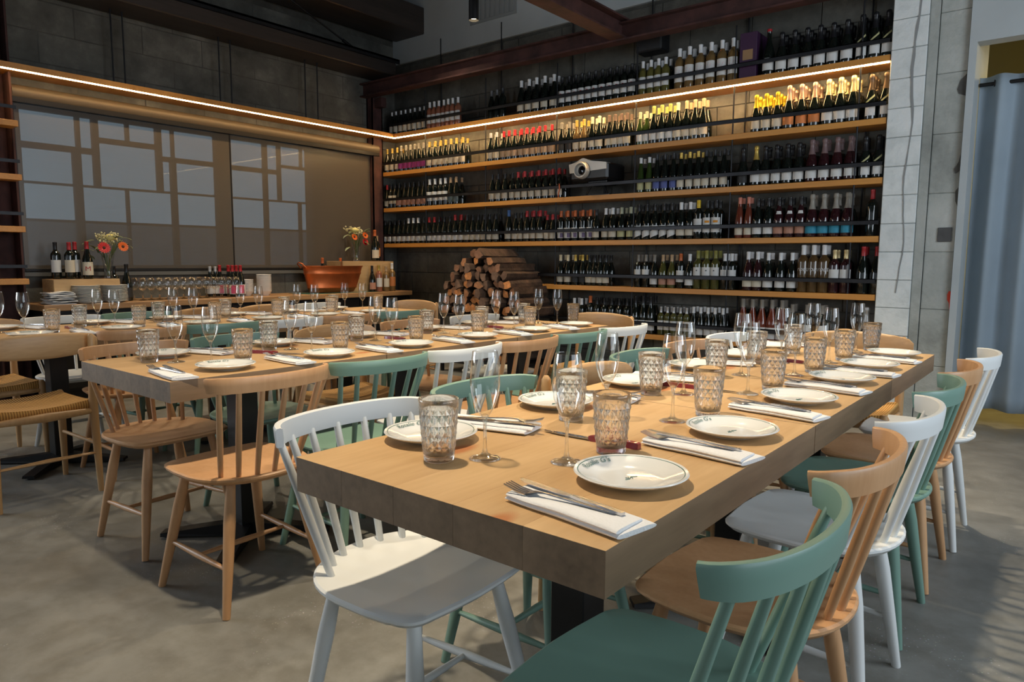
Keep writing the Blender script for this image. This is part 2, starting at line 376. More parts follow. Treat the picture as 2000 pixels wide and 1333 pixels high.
# window wall at the left
WY0, WY1, WZ0, WZ1 = -4.05, -1.14, 1.05, 2.41
b = MB(); b.box(-.3, -.002, -9.5, WY0, 0, 4.6); b.box(-.3, -.002, WY1, .35, 0, 4.6); b.box(-.3, -.002, WY0, WY1, 0, WZ0); b.box(-.3, -.002, WY0, WY1, WZ1, 4.6)
wl = struct('wall_left', b, M_mortar)
def lay_left():
    lay(wl, 'y', -6.4, 0, 0, 3.75, -.012, M_block, .56, .25, holes=((WY0, WY1, WZ0, WZ1),))
lay_left()
b = MB(); b.box(-.3, 9.5, -9.6, -9.5, 0, 4.6); struct('wall_front', b, M_dimwall)
b = MB(); b.box(9.5, 9.6, -9.6, 2.4, 0, 4.6); struct('wall_right', b, M_dimwall)
# outdoor ground and parapet seen through the panes
b = MB(); b.box(-4.4, -4.0, -9.5, 4, -.1, 1.66); o = struct('wall_outside', b, pm('outdoor wall', (.27, .29, .31), .9, noise=.2))
# window: frame, muntins, glass
b = MB(); X0, X1 = -.16, -.10
b.box(X0, X1, WY0, WY1, WZ0, WZ0+.04); b.box(X0, X1, WY0, WY1, WZ1-.03, WZ1); b.box(X0, X1, WY0, WY0+.03, WZ0, WZ1); b.box(X0, X1, WY1-.03, WY1, WZ0, WZ1)
win = struct('window_1', b, M_black)
def bar(y0, y1, z0, z1, wdt):
    m = MB()
    if abs(z1-z0) > abs(y1-y0): m.box(X0+.005, X1-.005, y0-wdt/2, y0+wdt/2, min(z0, z1), max(z0, z1))
    else: m.box(X0+.006, X1-.006, min(y0, y1), max(y0, y1), z0-wdt/2, z0+wdt/2)
    obj('muntin', m, M_black, win)
for a in ((-3.58,-3.58,2.40,2.11,.03), (-3.60,-3.60,2.09,1.08,.065), (-3.44,-3.44,2.40,1.79,.05), (-3.165,-3.165,2.40,2.20,.025), (-2.885,-2.885,2.40,1.79,.05),
          (-2.75,-2.75,2.40,2.10,.02), (-2.755,-2.755,2.09,1.08,.05), (-2.25,-2.25,2.40,1.08,.16), (-3.19,-3.19,1.785,1.08,.02), (-1.76,-1.76,2.40,1.08,.04),
          (-1.59,-1.59,2.40,1.80,.03), (-1.308,-1.308,2.40,2.17,.015), (-1.335,-1.335,1.785,1.08,.02), (-4.04,-3.44,2.093,2.093,.05), (-4.04,-1.16,1.786,1.786,.018),
          (-3.44,-2.885,2.202,2.202,.045), (-2.885,-2.25,2.10,2.10,.045), (-4.04,-1.16,1.472,1.472,.022), (-2.2,-1.59,2.094,2.094,.045), (-1.59,-1.16,2.166,2.166,.03)):
    bar(*a)
b = MB(); b.box(-.132, -.128, WY0+.03, WY1-.03, WZ0+.04, WZ1-.03); obj('glass_pane', b, M_pane, win)
b = MB(); b.box(-.02, .05, -4.14, -.40, 1.0, 1.035); o = obj('window_sill', b, pm('sill grey', (.13, .13, .12), .6), win)
# pier, plaster wall and opening at the right
b = MB(); b.box(5.62, 5.85, -.30, .35, 0, 4.6); p = struct('wall_pier', b, masonry('white mortar', (.3, .32, .31), (.4, .42, .41), (.5, .52, .5), 6, 0))
lay(p, 'x', 5.62, 5.85, 0, 4.45, -.30, M_white_block, .24, .205, j=.004, stag=False)
b = MB(); b.box(5.85, 5.91, -.285, .35, 0, 4.6); b.box(5.91, 6.10, -.27, .35, 0, 4.6); q = struct('wall_right_plaster', b, masonry('dark plaster joints', (.2,.21,.195), (.28,.29,.275), (.35,.36,.34), 5, 0))
lay(q, 'x', 5.912, 6.098, 0, 4.4, -.27, M_grey_plaster, .188, .41, j=.002, stag=False)
b = MB(); b.bbox(5.8505, 5.9115, -.297, -.285, 0, 4.5, .002); obj('corner_strip', b, M_grey_plaster, q)
b = MB(); b.box(6.10, 6.145, -.315, .35, 0, 4.6); b.box(6.145, 9.5, -.315, -.18, 2.63, 4.6); b.box(7.5, 9.5, -.315, -.18, 0, 2.63); struct('wall_opening', b, M_drywall)
b = MB(); b.box(-.3, 9.5, 2.3, 2.4, 0, 4.6); struct('wall_next_room', b, M_stone)
M_drip = pm('bare mortar drip', (.30, .31, .31), .85)
def patch(name, pts, m, y, par):
    mb = MB(); n = len(pts); mb.add([(x, y-.004, z) for x, z in pts]+[(x, y+.002, z) for x, z in pts], [tuple(range(n)), tuple(range(n, 2*n))[::-1]]+[(i, n+i, n+(i+1) % n, (i+1) % n) for i in range(n)])
    return obj(name, mb, m, par)
patch('broken_plaster', [(6.098,2.44),(6.06,2.40),(6.045,2.34),(6.055,2.31),(6.098,2.29)], M_plaster_dark, -.284, q)
patch('broken_plaster', [(6.098,1.93),(6.085,1.85),(6.06,1.80),(6.07,1.77),(6.098,1.79)], M_plaster_dark, -.284, q)
patch('broken_plaster', [(6.098,1.68),(6.078,1.65),(6.082,1.58),(6.098,1.54)], M_plaster_dark, -.284, q)
patch('red_paint_mark', [(6.085,.955),(6.10,.95),(6.10,.80),(6.094,.83),(6.09,.87),(6.078,.89),(6.076,.93)], M_redpaint, -.285, q)
rr_ = random.Random(5); lft = []; rgt = []
for k in range(34):
    z_ = 4.0-k*.093; xx = 5.785+.012*math.sin(k*.7)+rr_.uniform(-.004, .004)-(4.0-z_)*.006; wd = max(.003, .011-.0003*k+rr_.uniform(-.003, .003))
    lft.append((xx-wd, z_)); rgt.append((xx+wd, z_))
for k in range(33):
    patch('paint_drip', [lft[k], rgt[k], rgt[k+1], lft[k+1]], M_drip, -.3125, p)
pb = MB(); pb.bbox(5.99, 6.075, -.292, -.283, 1.30, 1.40, .003); op = obj('outlet_box', pb, pm('outlet grey', (.10, .10, .10), .7, noise=.3), q)
# curtain on a rod in the opening
cu = thing('curtain', 'blue-grey grommet curtain hanging in the doorway at the right', 'curtain', (6.15, -.10, 0))
def cf(u, v):
    x = u*1.32; z = 2.44-v*(2.44-.09-.02*math.sin(u*9)); am = .035+.02*v
    return (x, am*math.sin(u*2*PI*6.5+.8)+.012*math.sin(u*41+v*3), z)
b = MB(); b.grid(cf, 130, 24, True)
c_ = obj('drape', b, M_curtain, cu, True, 3)
md = c_.modifiers.new('thick', 'SOLIDIFY'); md.thickness = .003
for i in range(6):
    u = (i+.45)/6.5; x = u*1.32
    b = MB(); b.lathe([(.021, -.004), (.027, -.004), (.027, .004), (.021, .004), (.021, -.004)], 20, cap0=False, cap1=False)
    obj('grommet', b, M_black, cu, True, loc=(x, 0, 2.385), rot=(PI/2, 0, PI/2))
rod = MB(); rod.tube([(6.15, -.10, 2.385), (7.5, -.10, 2.385)], .013, 12); tag(obj('curtain_rod', rod, M_black, smooth=True), 'black curtain rod across the doorway at the right', 'curtain rod')
# ---- beams, rafters, columns
b = MB(); b.box(0, 9.4, -.56, -.44, 3.20, 3.215); b.box(0, 9.4, -.505, -.495, 3.075, 3.20); b.box(0, 9.4, -.56, -.44, 3.06, 3.075); struct('trim_1', b, M_rust)
b = MB(); b.box(3.43, 3.58, -9.4, -.5, 3.075, 3.09); b.box(3.50, 3.51, -9.4, -.5, 3.09, 3.23); b.box(3.43, 3.58, -9.4, -.5, 3.23, 3.245); struct('trim_2', b, M_rust)
b = MB(); b.bbox(.02, .42, -9.4, -.35, 3.28, 3.42, .01); struct('trim_3', b, M_dark_timber)
b = MB(); b.box(.30, .42, -9.4, -.3, 3.45, 3.47); b.box(.41, .42, -9.4, -.3, 3.42, 3.47); struct('trim_4', b, M_darksteel)
b = MB(); b.bbox(.05, .55, -9.4, -.02, 3.80, 4.10, .01); struct('trim_5', b, M_dark_timber)
for i in range(5):
    b = MB(); b.bbox(.0, 9.4, -8.4+i*1.9, -8.2+i*1.9, 4.12, 4.5, .01); struct('trim_%d' % (6+i), b, M_dark_timber)
b = MB(); b.tube([(.30, -1.75, 3.82), (.30, -.42, 3.32)], .009, 8); b.tube([(.30, -1.02, 3.545), (.30, -.90, 3.50)], .017, 8); struct('trim_12', b, M_darksteel)
b = MB()
for x0, x1, y0, y1 in ((0, .02, -.46, -.30), (0, .10, -.46, -.445), (0, .10, -.315, -.30), (.09, .10, -.46, -.30)): b.box(x0, x1, y0, y1, 0, 3.06)
b.box(-.0, .22, -.42, -.34, 2.95, 3.06); struct('trim_13', b, M_rust)
b = MB()
for x0, x1, y0, y1 in ((0, .02, -4.34, -4.14), (0, .17, -4.34, -4.325), (0, .17, -4.155, -4.14)): b.box(x0, x1, y0, y1, 0, 4.1)
struct('trim_14', b, M_rust)
# ---- roller shades
def shade(y0, y1, label):
    t = thing('roller_shade', label, 'window shade', (0, 0, 0))
    m = MB(); m.grid(lambda u, v: (.045+.004*math.sin(u*7)*v, y0+u*(y1-y0), 2.46-v*1.405), 24, 6)
    f = obj('fabric', m, M_shade, t, True)
    m = MB(); m.bbox(.036, .056, y0, y1, 1.04, 1.065, .003); obj('hem_bar', m, M_black, t)
    return t
shade(-4.10, -2.262, 'left mesh roller shade drawn over the gridded window'); s2 = shade(-2.245, -.39, 'right mesh roller shade drawn down beside the corner')
ca = thing('shade_cassette', 'long bronze shade housing above the window under the lit ledge', 'shade housing')
m = MB(); m.sweep([[(x, y, z) for x, z in ((.0,2.43),(.10,2.43),(.115,2.455),(.115,2.485),(.10,2.515),(.07,2.53),(.0,2.53))] for y in (-4.12, -.36)]); obj('housing', m, M_bronze, ca, True, .7)
m = MB(); m.box(.0, .108, -4.12, -.36, 2.39, 2.43); obj('lower_rail', m, M_black, ca)
for y0, y1 in ((-4.14, -4.10), (-2.268, -2.240)): m = MB(); m.box(.02, .043 if y0 > -3 else .055, y0, y1, 1.04, 2.5); obj('frame_or_gap_strip', m, M_black, ca)  # strip between the shades is added to keep their gap black
# ================================================================== WINE SHELVES
SZ = [2.644, 2.204, 1.776, 1.348, .9125, .483]
sh = thing('wine_shelving', 'tall oak wine shelving hung on black rods along the back wall', 'shelving', (0, 0, 0))
TH = .045
for i, z in enumerate(SZ):
    x0 = (.0, .0, .0, .0, 2.411, 2.45)[i]
    if i == 0:
        b = MB(); b.box(.30, 5.615, -.30, -.004, z-TH, z); o = obj('shelf', b, M_shelf, sh)
        o['label'] = 'top shelf with the lit front edge'
        b = MB(); b.box(.285, 3.02, -.296, -.276, z-TH-.007, z-TH+.001); obj('led_strip', b, M_led, o)
        b = MB(); b.box(3.035, 5.61, -.296, -.276, z-TH-.007, z-TH+.001); obj('led_strip', b, M_led, o)
    else:
        b = MB(); b.bbox(x0, 5.615, -.30, -.02, z-TH, z, .002); o = obj('shelf', b, M_shelf, sh)
    b = MB(); b.box(x0+.02 if i else .3, 5.61, -.315, -.305, z+.085, z+.118); b.box(x0+.02 if i else .3, 5.61, -.315, -.285, z+.113, z+.118)
    obj('guard_rail', b, M_darksteel, o)
for x in (.825, 1.74, 2.67, 3.55, 4.46, 5.42):
    for y in (-.288, -.03):
        b = MB(); b.tube([(x, y, .44 if x > 2.5 else 1.30), (x, y, 3.7 if y > -.1 else 3.07)], .0065, 8); obj('hanging_rod', b, M_darksteel, sh, True)
# lit ledge running along the window wall
lg = thing('lit_ledge', 'long oak ledge with glowing strip above the shaded window', 'ledge')
b = MB(); b.box(.0, .30, -9.3, -.004, SZ[0]-TH, SZ[0]); obj('board', b, M_shelf, lg)
b = MB(); b.box(.276, .296, -9.3, -.276, SZ[0]-TH-.007, SZ[0]-TH+.001); obj('led_strip', b, M_led2, lg)
for y in (-5.2, -5.1, -4.3, -3.366, -3.27, -2.39, -2.27, -1.416, -1.26):
    b = MB(); b.tube([(.15, y, SZ[0]), (.15, y, 3.29)], .007, 8); obj('hanging_rod', b, M_darksteel, lg, True)
# shelves left of the window
ls = thing('side_shelving', 'empty oak shelves with steel rails left of the window', 'shelving')
for z in (.988, 1.397, 1.797, 2.205):
    b = MB(); b.bbox(.18, .33, -6.4, -4.16, z-.045, z, .002); o = obj('shelf', b, M_shelf, ls)
    b = MB(); b.box(.335, .345, -6.4, -4.17, z+.085, z+.11); obj('guard_rail', b, M_darksteel, o)
# ================================================================== BOTTLES
PROF = {
 'bord': [(.030,0),(.0365,.004),(.0375,.010),(.0375,.192),(.0355,.205),(.027,.219),(.0175,.230),(.0145,.242),(.0138,.283),(.0150,.286),(.0150,.298),(.010,.300)],
 'burg': [(.032,0),(.0395,.004),(.0405,.010),(.0405,.125),(.0385,.145),(.032,.172),(.0235,.200),(.0170,.226),(.0145,.248),(.0138,.284),(.0152,.287),(.0150,.298),(.010,.300)],
 'champ': [(.034,0),(.0425,.005),(.044,.012),(.044,.120),(.0415,.143),(.0345,.172),(.0255,.203),(.0190,.230),(.0160,.256),(.0155,.282),(.0185,.286),(.0190,.302),(.0160,.314),(.009,.317)],
 'flute': [(.030,0),(.0365,.004),(.0375,.010),(.0375,.125),(.0345,.160),(.0275,.205),(.0200,.250),(.0150,.292),(.0138,.325),(.0150,.328),(.0150,.338),(.010,.340)]}
CAPZ = {'bord': .238, 'burg': .240, 'champ': .205, 'flute': .285}
LBZ = {'bord': (.055, .155), 'burg': (.030, .108), 'champ': (.028, .105), 'flute': (.028, .11)}
GL = {'dark': pm('dark bottle glass', (.006, .009, .007), .06, spec=.8), 'rosedark': pm('dark rosé glass', (.030, .008, .010), .06, spec=.8),
      'rose': pm('rosé wine glass', (.50, .20, .12), .06, spec=.8, trans=.45), 'yellow': pm('pale wine glass', (.20, .185, .05), .06, spec=.8, trans=.45),
      'amber': pm('amber wine glass', (.34, .21, .08), .06, spec=.8, trans=.5), 'rosemid': pm('red rosé glass', (.20, .045, .025), .06, spec=.8, trans=.3), 'amberdark': pm('brown wine glass', (.13, .075, .028), .06, spec=.8, trans=.3), 'olivedark': pm('olive wine glass', (.10, .10, .025), .06, spec=.8, trans=.3), 'green': pm('green bottle glass', (.03, .055, .012), .06, spec=.8)}
CC = {'silver': (.55,.55,.55), 'white': (.78,.80,.82), 'grey': (.10,.10,.11), 'black': (.010,.010,.012), 'redtop': (.45,.03,.03), 'gold': (.62,.43,.10), 'greycap': (.24,.22,.19), 'red': (.42,.02,.025),
      'cream': (.72,.62,.42), 'brown': (.17,.11,.08), 'lime': (.36,.38,.10), 'tan': (.48,.33,.19), 'yellowfoil': (.80,.52,.03), 'rosegold': (.50,.33,.24), 'palegold': (.74,.60,.32), 'bronze': (.13,.09,.06),
      'mauve': (.20,.13,.13), 'bluecap': (.05,.14,.38), 'orangecap': (.55,.13,.03), 'palegreen': (.46,.48,.34), 'yellowcap': (.75,.50,.02), 'salmoncap': (.62,.22,.15), 'olive': (.24,.23,.05), 'clear': (.30,.28,.24)}
def cap_mat(c): return pm('capsule '+c, CC[c], .35, .55 if c in ('gold', 'silver', 'yellowfoil', 'rosegold', 'palegold', 'bronze') else .0)
LC = {'cream': (.66,.60,.48), 'white': (.72,.72,.70), 'tan': (.50,.36,.24), 'purple': (.28,.03,.20), 'black': (.03,.03,.03), 'orange': (.55,.20,.06), 'salmon': (.50,.25,.17), 'greyl': (.12,.17,.18), 'lemon': (.55,.53,.28),
      'blue': (.10,.13,.36), 'bluebright': (.03,.28,.42), 'bluestripe': (.62,.60,.64), 'pinkprint': (.75,.10,.22), 'redprint': (.42,.03,.04), 'orangeprint': (.75,.30,.02), 'sashc': (.55,.52,.26), 'darkprint': (.10,.12,.12), 'purpleprint': (.16,.12,.22)}
def lab_mat(c): return pm('label '+c, LC[c], .6)
def prad(prof, z):
    for (r0, z0), (r1, z1) in zip(prof, prof[1:]):
        if z0 <= z <= z1 and z1 > z0: return r0+(r1-r0)*(z-z0)/(z1-z0)
    return prof[-1][0]
def band(prof, z0, z1, half=1.15, off=.0007, skew=0, n=9, nz=None, mid=0):
    """curved label hugging the bottle, facing -y"""
    m = MB(); nz = nz or (1 if z1 < .12 else 4)
    def fn(u, v):
        a = -PI/2+mid+(u-.5)*2*half; z = z0+v*(z1-z0)+skew*(u-.5)*2
        r = prad(prof, z)+off; return (r*math.cos(a), r*math.sin(a), z)
    m.grid(fn, n, nz); return m
BM = {}
def bm(key, fn):
    if key not in BM: BM[key] = fn()
    return BM[key]
def bottle_parts(shape, glass, cap, label):
    pr = PROF[shape]; out = []
    out.append(('glass_body', bm(('g', shape, glass), lambda: MB().lathe(pr, 16).mesh('glass_body', GL[glass], True, .8))))
    def capf():
        cz = CAPZ[shape]; q = [(prad(pr, cz)+.0009, cz)]+[(r+.0009, z) for r, z in pr if z > cz+.003]; q[-1] = (q[-1][0], q[-1][1]+.001)
        mb = MB().lathe(q, 14)
        return mb.mesh('capsule', cap_mat(cap), True, .7)
    if cap == 'redtop':
        out.append(('capsule', bm(('c', shape, cap), lambda: MB().lathe([(.0162,.284),(.0168,.300),(.012,.303)], 14).mesh('capsule', cap_mat('red'), True, .7))))
    elif cap == 'silver' and shape == 'burg':
        out.append(('capsule', bm(('c', shape, cap), lambda: MB().lathe([(.0162,.250),(.0157,.283),(.0166,.287),(.0164,.299),(.011,.3015)], 14).mesh('capsule', cap_mat(cap), True, .7))))
    else:
        out.append(('capsule', bm(('c', shape, cap), capf)))
    def L(nm, col, *a, **k):
        out.append((nm, bm((nm, shape, col, a, tuple(sorted(k.items()))), lambda: band(pr, *a, **k).mesh(nm, lab_mat(col), True, 3))))
    z0, z1 = LBZ[shape]
    if label in ('cream','white','tan','purple','black','orange','salmon','greyl','lemon','blue','bluebright'): L('label', label, z0, z1)
    if label == 'redmark': L('label', 'white', .05, .158); L('label_print', 'redprint', .112, .134, half=.28, off=.0013)
    if label == 'pinkdots':
        L('label', 'white', .05, .165)
        def dots():
            m = MB(); rr = random.Random(3)
            for k in range(20):
                a = -PI/2+rr.uniform(-.85, .85); z = rr.uniform(.10, .155)-.03*abs(rr.random()); r = prad(pr, z)+.0014; s = .0020
                m.add([(r*math.cos(a-s/r), r*math.sin(a-s/r), z), (r*math.cos(a), r*math.sin(a), z-s), (r*math.cos(a+s/r), r*math.sin(a+s/r), z), (r*math.cos(a), r*math.sin(a), z+s)], [(0, 1, 2, 3)])
            return m.mesh('label_print', lab_mat('pinkprint'))
        out.append(('label_print', bm(('dots', shape), dots)))
    if label == 'sash': L('label', 'white', z0, z1-.015, half=.8); L('neck_sash', 'sashc', .135, .150, half=.75, skew=.026, nz=3)
    if label == 'whitehigh': L('label', 'white', .085, .165)
    if label == 'swoosh':
        L('label', 'white', .028, .085, half=1.0, skew=.016); L('top_label', 'white', .112, .118)
    if label == 'orangemark': L('label', 'white', .05, .165); L('label_print', 'orangeprint', .125, .142, half=.5, off=.0013); L('label_seal', 'darkprint', .088, .108, half=.35, off=.0013)
    if label == 'trimark': L('label', 'white', .085, .17); L('label_print', 'darkprint', .140, .150, half=.14, off=.0013)
    if label == 'bluestripe': L('label', 'white', .03, .11); L('label_print', 'purpleprint', .035, .08, half=.45, off=.0013, mid=.5); L('top_label', 'white', .120, .130)
    if label == 'medal': L('label', 'salmon', z0, z1); L('neck_medallion', 'white', .175, .198, half=.65, nz=3)
    if label == 'script':
        def scr():
            c = bpy.data.curves.new('script', 'FONT'); c.body = 'route'; c.size = .042; c.shear = .35; c.align_x = 'CENTER'; c.extrude = 0
            t = bpy.data.objects.new('t', c); S.collection.objects.link(t); bpy.context.view_layer.update()
            me = bpy.data.meshes.new_from_object(t); bpy.data.objects.remove(t)
            for v in me.vertices:
                a = -PI/2+v.co.x/.0385; z = .135+v.co.y; r = .0386; v.co = (r*math.cos(a), r*math.sin(a), z)
            me.materials.clear(); me.materials.append(lab_mat('white')); return me
        out.append(('lettering', bm(('scr',), scr)))
    if label == 'bigM':
        L('label', 'cream', .03, .135)
        def mm():
            me = text_mesh('M', .052, lab_mat('redprint'))
            for v in me.vertices:
                a = -PI/2+v.co.x/.0385; z = .065+v.co.y; r = .0426; v.co = (r*math.cos(a), r*math.sin(a), z)
            return me
        out.append(('lettering', bm(('bigM',), mm)))
    if label == 'pinklab': L('label', 'white', .025, .115); L('label_print', 'pinkprint', .03, .11, half=.6, off=.0013)
    return out
def text_mesh(body, size, mat, shear=0, bold=.0):
    c = bpy.data.curves.new('txt', 'FONT'); c.body = body; c.size = size; c.shear = shear; c.align_x = 'CENTER'; c.offset = bold
    t = bpy.data.objects.new('t', c); S.collection.objects.link(t); bpy.context.view_layer.update()
    me = bpy.data.meshes.new_from_object(t); bpy.data.objects.remove(t)
    me.materials.clear(); me.materials.append(mat); return me
def bottle(shape, glass, cap, label, loc, text, group=None, sc=1, rz=0, name=None):
    t = thing(name or ('sparkling_wine_bottle' if shape == 'champ' else 'wine_bottle'), text, 'bottle', loc, rz, group, (sc if sc < 1.05 else 1+(sc-1)*.8, sc if sc < 1.05 else 1+(sc-1)*.8, sc))
    for nm, me in bottle_parts(shape, glass, cap, label): link(nm, me, t)
    return t
SHN = ['top shelf', 'second shelf', 'third shelf', 'fourth shelf', 'fifth shelf', 'lowest shelf']
RUNS = [
(0,0.196,0.76,8,'burg','dark','silver','cream','silver-capped dark bottles',0.9),
(0,0.852,1.287,7,'bord','rose','white','white','white-capped rosé bottles',1),
(0,1.773,1.852,2,'burg','dark','grey','none','grey-capped unlabelled bottles',1),
(0,1.929,1.929,1,'bord','dark','black','none','all-black bottle without a label',1.03),
(0,2.176,2.59,5,'burg','dark','white','cream','tall white-capped dark bottles',1.14),
(0,2.695,3.465,11,'bord','dark','black','redmark','black bottles with red-marked white labels',1.0),
(0,3.581,3.809,4,'bord','yellow','white','white','white-capped pale yellow bottles',1.0),
(0,3.936,4.419,6,'bord','amber','white','pinkdots','large bottles with pink-dotted labels',1.16),
(0,4.711,4.711,1,'burg','dark','redtop','white','tall dark bottle with red wax top',1.2),
(0,4.819,5.299,6,'champ','dark','black','white','black-foiled sparkling bottles',1.0),
(0,5.402,5.577,3,'champ','dark','black','sash','dark sparkling bottles with slanted band',1.05),
(1,0.103,0.288,3,'burg','dark','gold','cream','yellow-capped bottles at the left end',0.95),
(1,0.361,0.738,6,'burg','dark','greycap','purple','bottles with purple labels',1),
(1,0.839,1.355,7,'burg','dark','gold','cream','gold-capped mixed bottles',1),
(1,1.771,1.857,2,'burg','dark','silver','cream','silver-capped bottles beside the red caps',1),
(1,1.949,2.572,9,'burg','dark','red','tan','red-capped bottles',1),
(1,2.697,2.782,2,'burg','dark','greycap','black','bottles with black labels',1),
(1,2.87,2.956,2,'burg','amber','gold','cream','amber bottles with gold capsules',1.02),
(1,3.049,3.127,2,'burg','dark','cream','cream','cream-capped dark bottles',1.05),
(1,3.24,3.429,4,'burg','dark','brown','cream','brown-capped bottles',1.03),
(1,3.568,3.63,2,'burg','green','cream','white','cream-capped green bottles',0.98),
(1,3.707,3.866,3,'burg','dark','lime','white','lime-capped bottles',1.1),
(1,3.942,3.942,1,'burg','dark','cream','cream','single cream-capped bottle after lime caps',1.1),
(1,4.019,4.175,3,'burg','dark','tan','cream','tan-capped bottles',1.12),
(1,4.632,4.802,3,'champ','dark','yellowfoil','cream','yellow-foiled sparkling bottles',0.95),
(1,4.894,5.085,3,'champ','dark','rosegold','orange','rose-gold-necked bottles with orange labels',1.06),
(1,5.187,5.37,3,'champ','dark','palegold','white','pale-gold-foiled sparkling bottles',1.08),
(1,5.493,5.586,2,'champ','dark','bronze','sash','bronze-foiled bottles with slanted band',1.05),
(2,0.099,0.099,1,'burg','dark','red','cream','single red-capped bottle at left end',0.95),
(2,0.169,0.234,2,'bord','dark','black','cream','bottles with tall cream labels',0.98),
(2,0.321,0.732,6,'burg','dark','black','salmon','dark bottles with salmon labels',0.98),
(2,0.839,1.091,4,'bord','dark','white','white','white-capped dark bottles',1.02),
(2,1.172,1.26,2,'burg','dark','tan','greyl','tan-capped bottles',1.02),
(2,1.783,2.067,4,'burg','dark','black','cream','black-capped bottles left of red caps',0.98),
(2,2.149,2.679,7,'burg','dark','red','cream','red-capped bottles left of the projector',0.98),
(2,3.58,3.669,2,'flute','green','white','lemon','slim white-capped bottles',0.93),
(2,3.746,3.91,3,'flute','dark','black','blue','slim bottles with blue labels',0.98),
(2,3.986,4.147,3,'flute','dark','gold','cream','slim gold-capped bottles',0.96),
(2,4.215,4.375,3,'flute','dark','black','cream','slim black-capped bottles',0.96),
(2,4.535,4.535,1,'champ','dark','black','black','dark sparkling bottle with black label',1.0),
(2,4.651,4.651,1,'champ','dark','gold','white','single gold-foiled sparkling bottle',1.02),
(2,4.727,4.995,4,'champ','dark','black','white','black-necked sparkling bottles',1.0),
(2,5.092,5.372,4,'champ','rosedark','mauve','white','mauve-necked rosé sparkling bottles',1.04),
(2,5.472,5.563,2,'champ','dark','black','sash','sparkling bottles with slanted band',1.0),
(3,0.051,0.391,5,'burg','dark','black','white','black-capped bottles at left end',0.95),
(3,0.472,0.64,3,'burg','dark','white','white','white-capped dark bottles',1),
(3,0.736,0.736,1,'burg','dark','black','white','single black-capped bottle after white caps',1),
(3,0.83,0.91,2,'burg','dark','red','white','red-tipped dark bottles',1),
(3,0.985,1.153,3,'burg','dark','black','white','black-capped bottles between red caps',1),
(3,1.242,1.329,2,'burg','dark','red','white','crimson-capped dark bottles',1.05),
(3,1.422,1.842,6,'burg','dark','black','cream','plain black-capped bottles',1.02),
(3,2.021,2.021,1,'burg','dark','bluecap','cream','single blue-capped bottle',1.12),
(3,2.112,2.187,2,'burg','dark','black','cream','black-capped bottles after the blue cap',1.02),
(3,2.269,2.442,3,'burg','dark','red','cream','tall red-capped bottles',1.06),
(3,2.526,2.606,2,'burg','dark','red','cream','short red-capped bottles',0.9),
(3,2.701,3.047,5,'bord','dark','orangecap','bluestripe','orange-capped bottles',1),
(3,3.12,3.12,1,'burg','dark','black','cream','black-capped bottle after orange caps',1),
(3,3.218,3.303,2,'burg','dark','white','cream','white-capped bottles beside pale green caps',1.02),
(3,3.395,3.491,2,'burg','dark','palegreen','lemon','pale-green-capped bottles',1.02),
(3,3.577,3.912,5,'burg','dark','black','swoosh','bottles with torn-edge white labels',1.08),
(3,3.999,4.084,2,'burg','dark','white','cream','tall white-capped dark bottles',1.08),
(3,4.165,4.165,1,'bord','dark','yellowcap','white','single yellow-capped bottle',1.12),
(3,4.243,4.322,2,'bord','dark','black','orangemark','black bottles with orange-marked white labels',1.1),
(3,4.527,4.603,2,'flute','rosemid','salmoncap','cream','salmon-capped rosé bottles',1.0),
(3,4.685,4.769,2,'burg','dark','black','white','black-capped bottles right of salmon caps',1.08),
(3,4.854,5.024,3,'burg','rosedark','black','medal','bottles with white neck medallions',1.08),
(3,5.112,5.378,4,'champ','rosedark','clear','bluebright','sparkling bottles with bright blue labels',1.06),
(3,5.543,5.543,1,'bord','dark','red','none','big red-capped bottle',1.16),
(4,2.702,2.793,2,'burg','dark','cream','cream','cream-capped bottles',1),
(4,2.882,2.967,2,'burg','dark','gold','black','gold-capped bottles',1),
(4,3.042,3.234,4,'burg','dark','black','cream','dark bottles at run end',1),
(4,3.581,3.664,2,'bord','dark','greycap','whitehigh','grey-capped bottles',1),
(4,3.748,3.748,1,'burg','dark','greycap','white','single grey-capped sloping bottle',1),
(4,3.836,3.927,2,'burg','olivedark','tan','salmon','tan-capped pale bottles',1),
(4,4.012,4.012,1,'bord','dark','orangecap','white','single orange-capped bottle',1.03),
(4,4.095,4.095,1,'burg','dark','white','white','single white-capped dark bottle',1.02),
(4,4.172,4.335,3,'bord','olivedark','olive','trimark','pale green bottles with white labels',1.12),
(4,4.415,4.478,2,'bord','dark','white','whitehigh','white-capped square-shouldered bottles',1.03),
(4,4.62,4.698,2,'burg','rosedark','white','cream','white-capped rosé bottles',1.08),
(4,4.79,4.981,3,'burg','dark','white','white','white-capped dark bottles',1.05),
(4,5.068,5.225,3,'bord','amberdark','white','script','clear bottles with white script',1.25),
(4,5.305,5.383,2,'bord','rosedark','palegold','whitehigh','gold-capped bottles with cream labels',1.12),
(4,5.503,5.603,2,'burg','dark','red','none','wide red-capped bottles',1.2),
(5,2.875,2.966,2,'bord','dark','white','white','white-capped dark bottles',1),
(5,3.063,3.063,1,'bord','dark','orangecap','white','single orange-capped bottle',1.1),
(5,3.14,3.47,5,'bord','dark','black','white','black-capped dark bottles',1.05),
(5,3.564,3.724,3,'burg','dark','black','white','tall black bottles',1.16),
(5,3.829,4.081,5,'bord','olivedark','silver','white','small silver-capped pale green bottles',0.86),
(5,4.145,4.419,5,'burg','dark','white','white','small white-capped dark bottles',0.9),
(5,4.595,4.916,5,'burg','rosemid','greycap','white','grey-capped rosé bottles',1.2),
(5,4.999,5.233,3,'bord','dark','greycap','white','bottles behind the far flutes',1.1),
(5,5.557,5.557,1,'champ','dark','silver','none','single silver-foiled bottle',1.05),
]
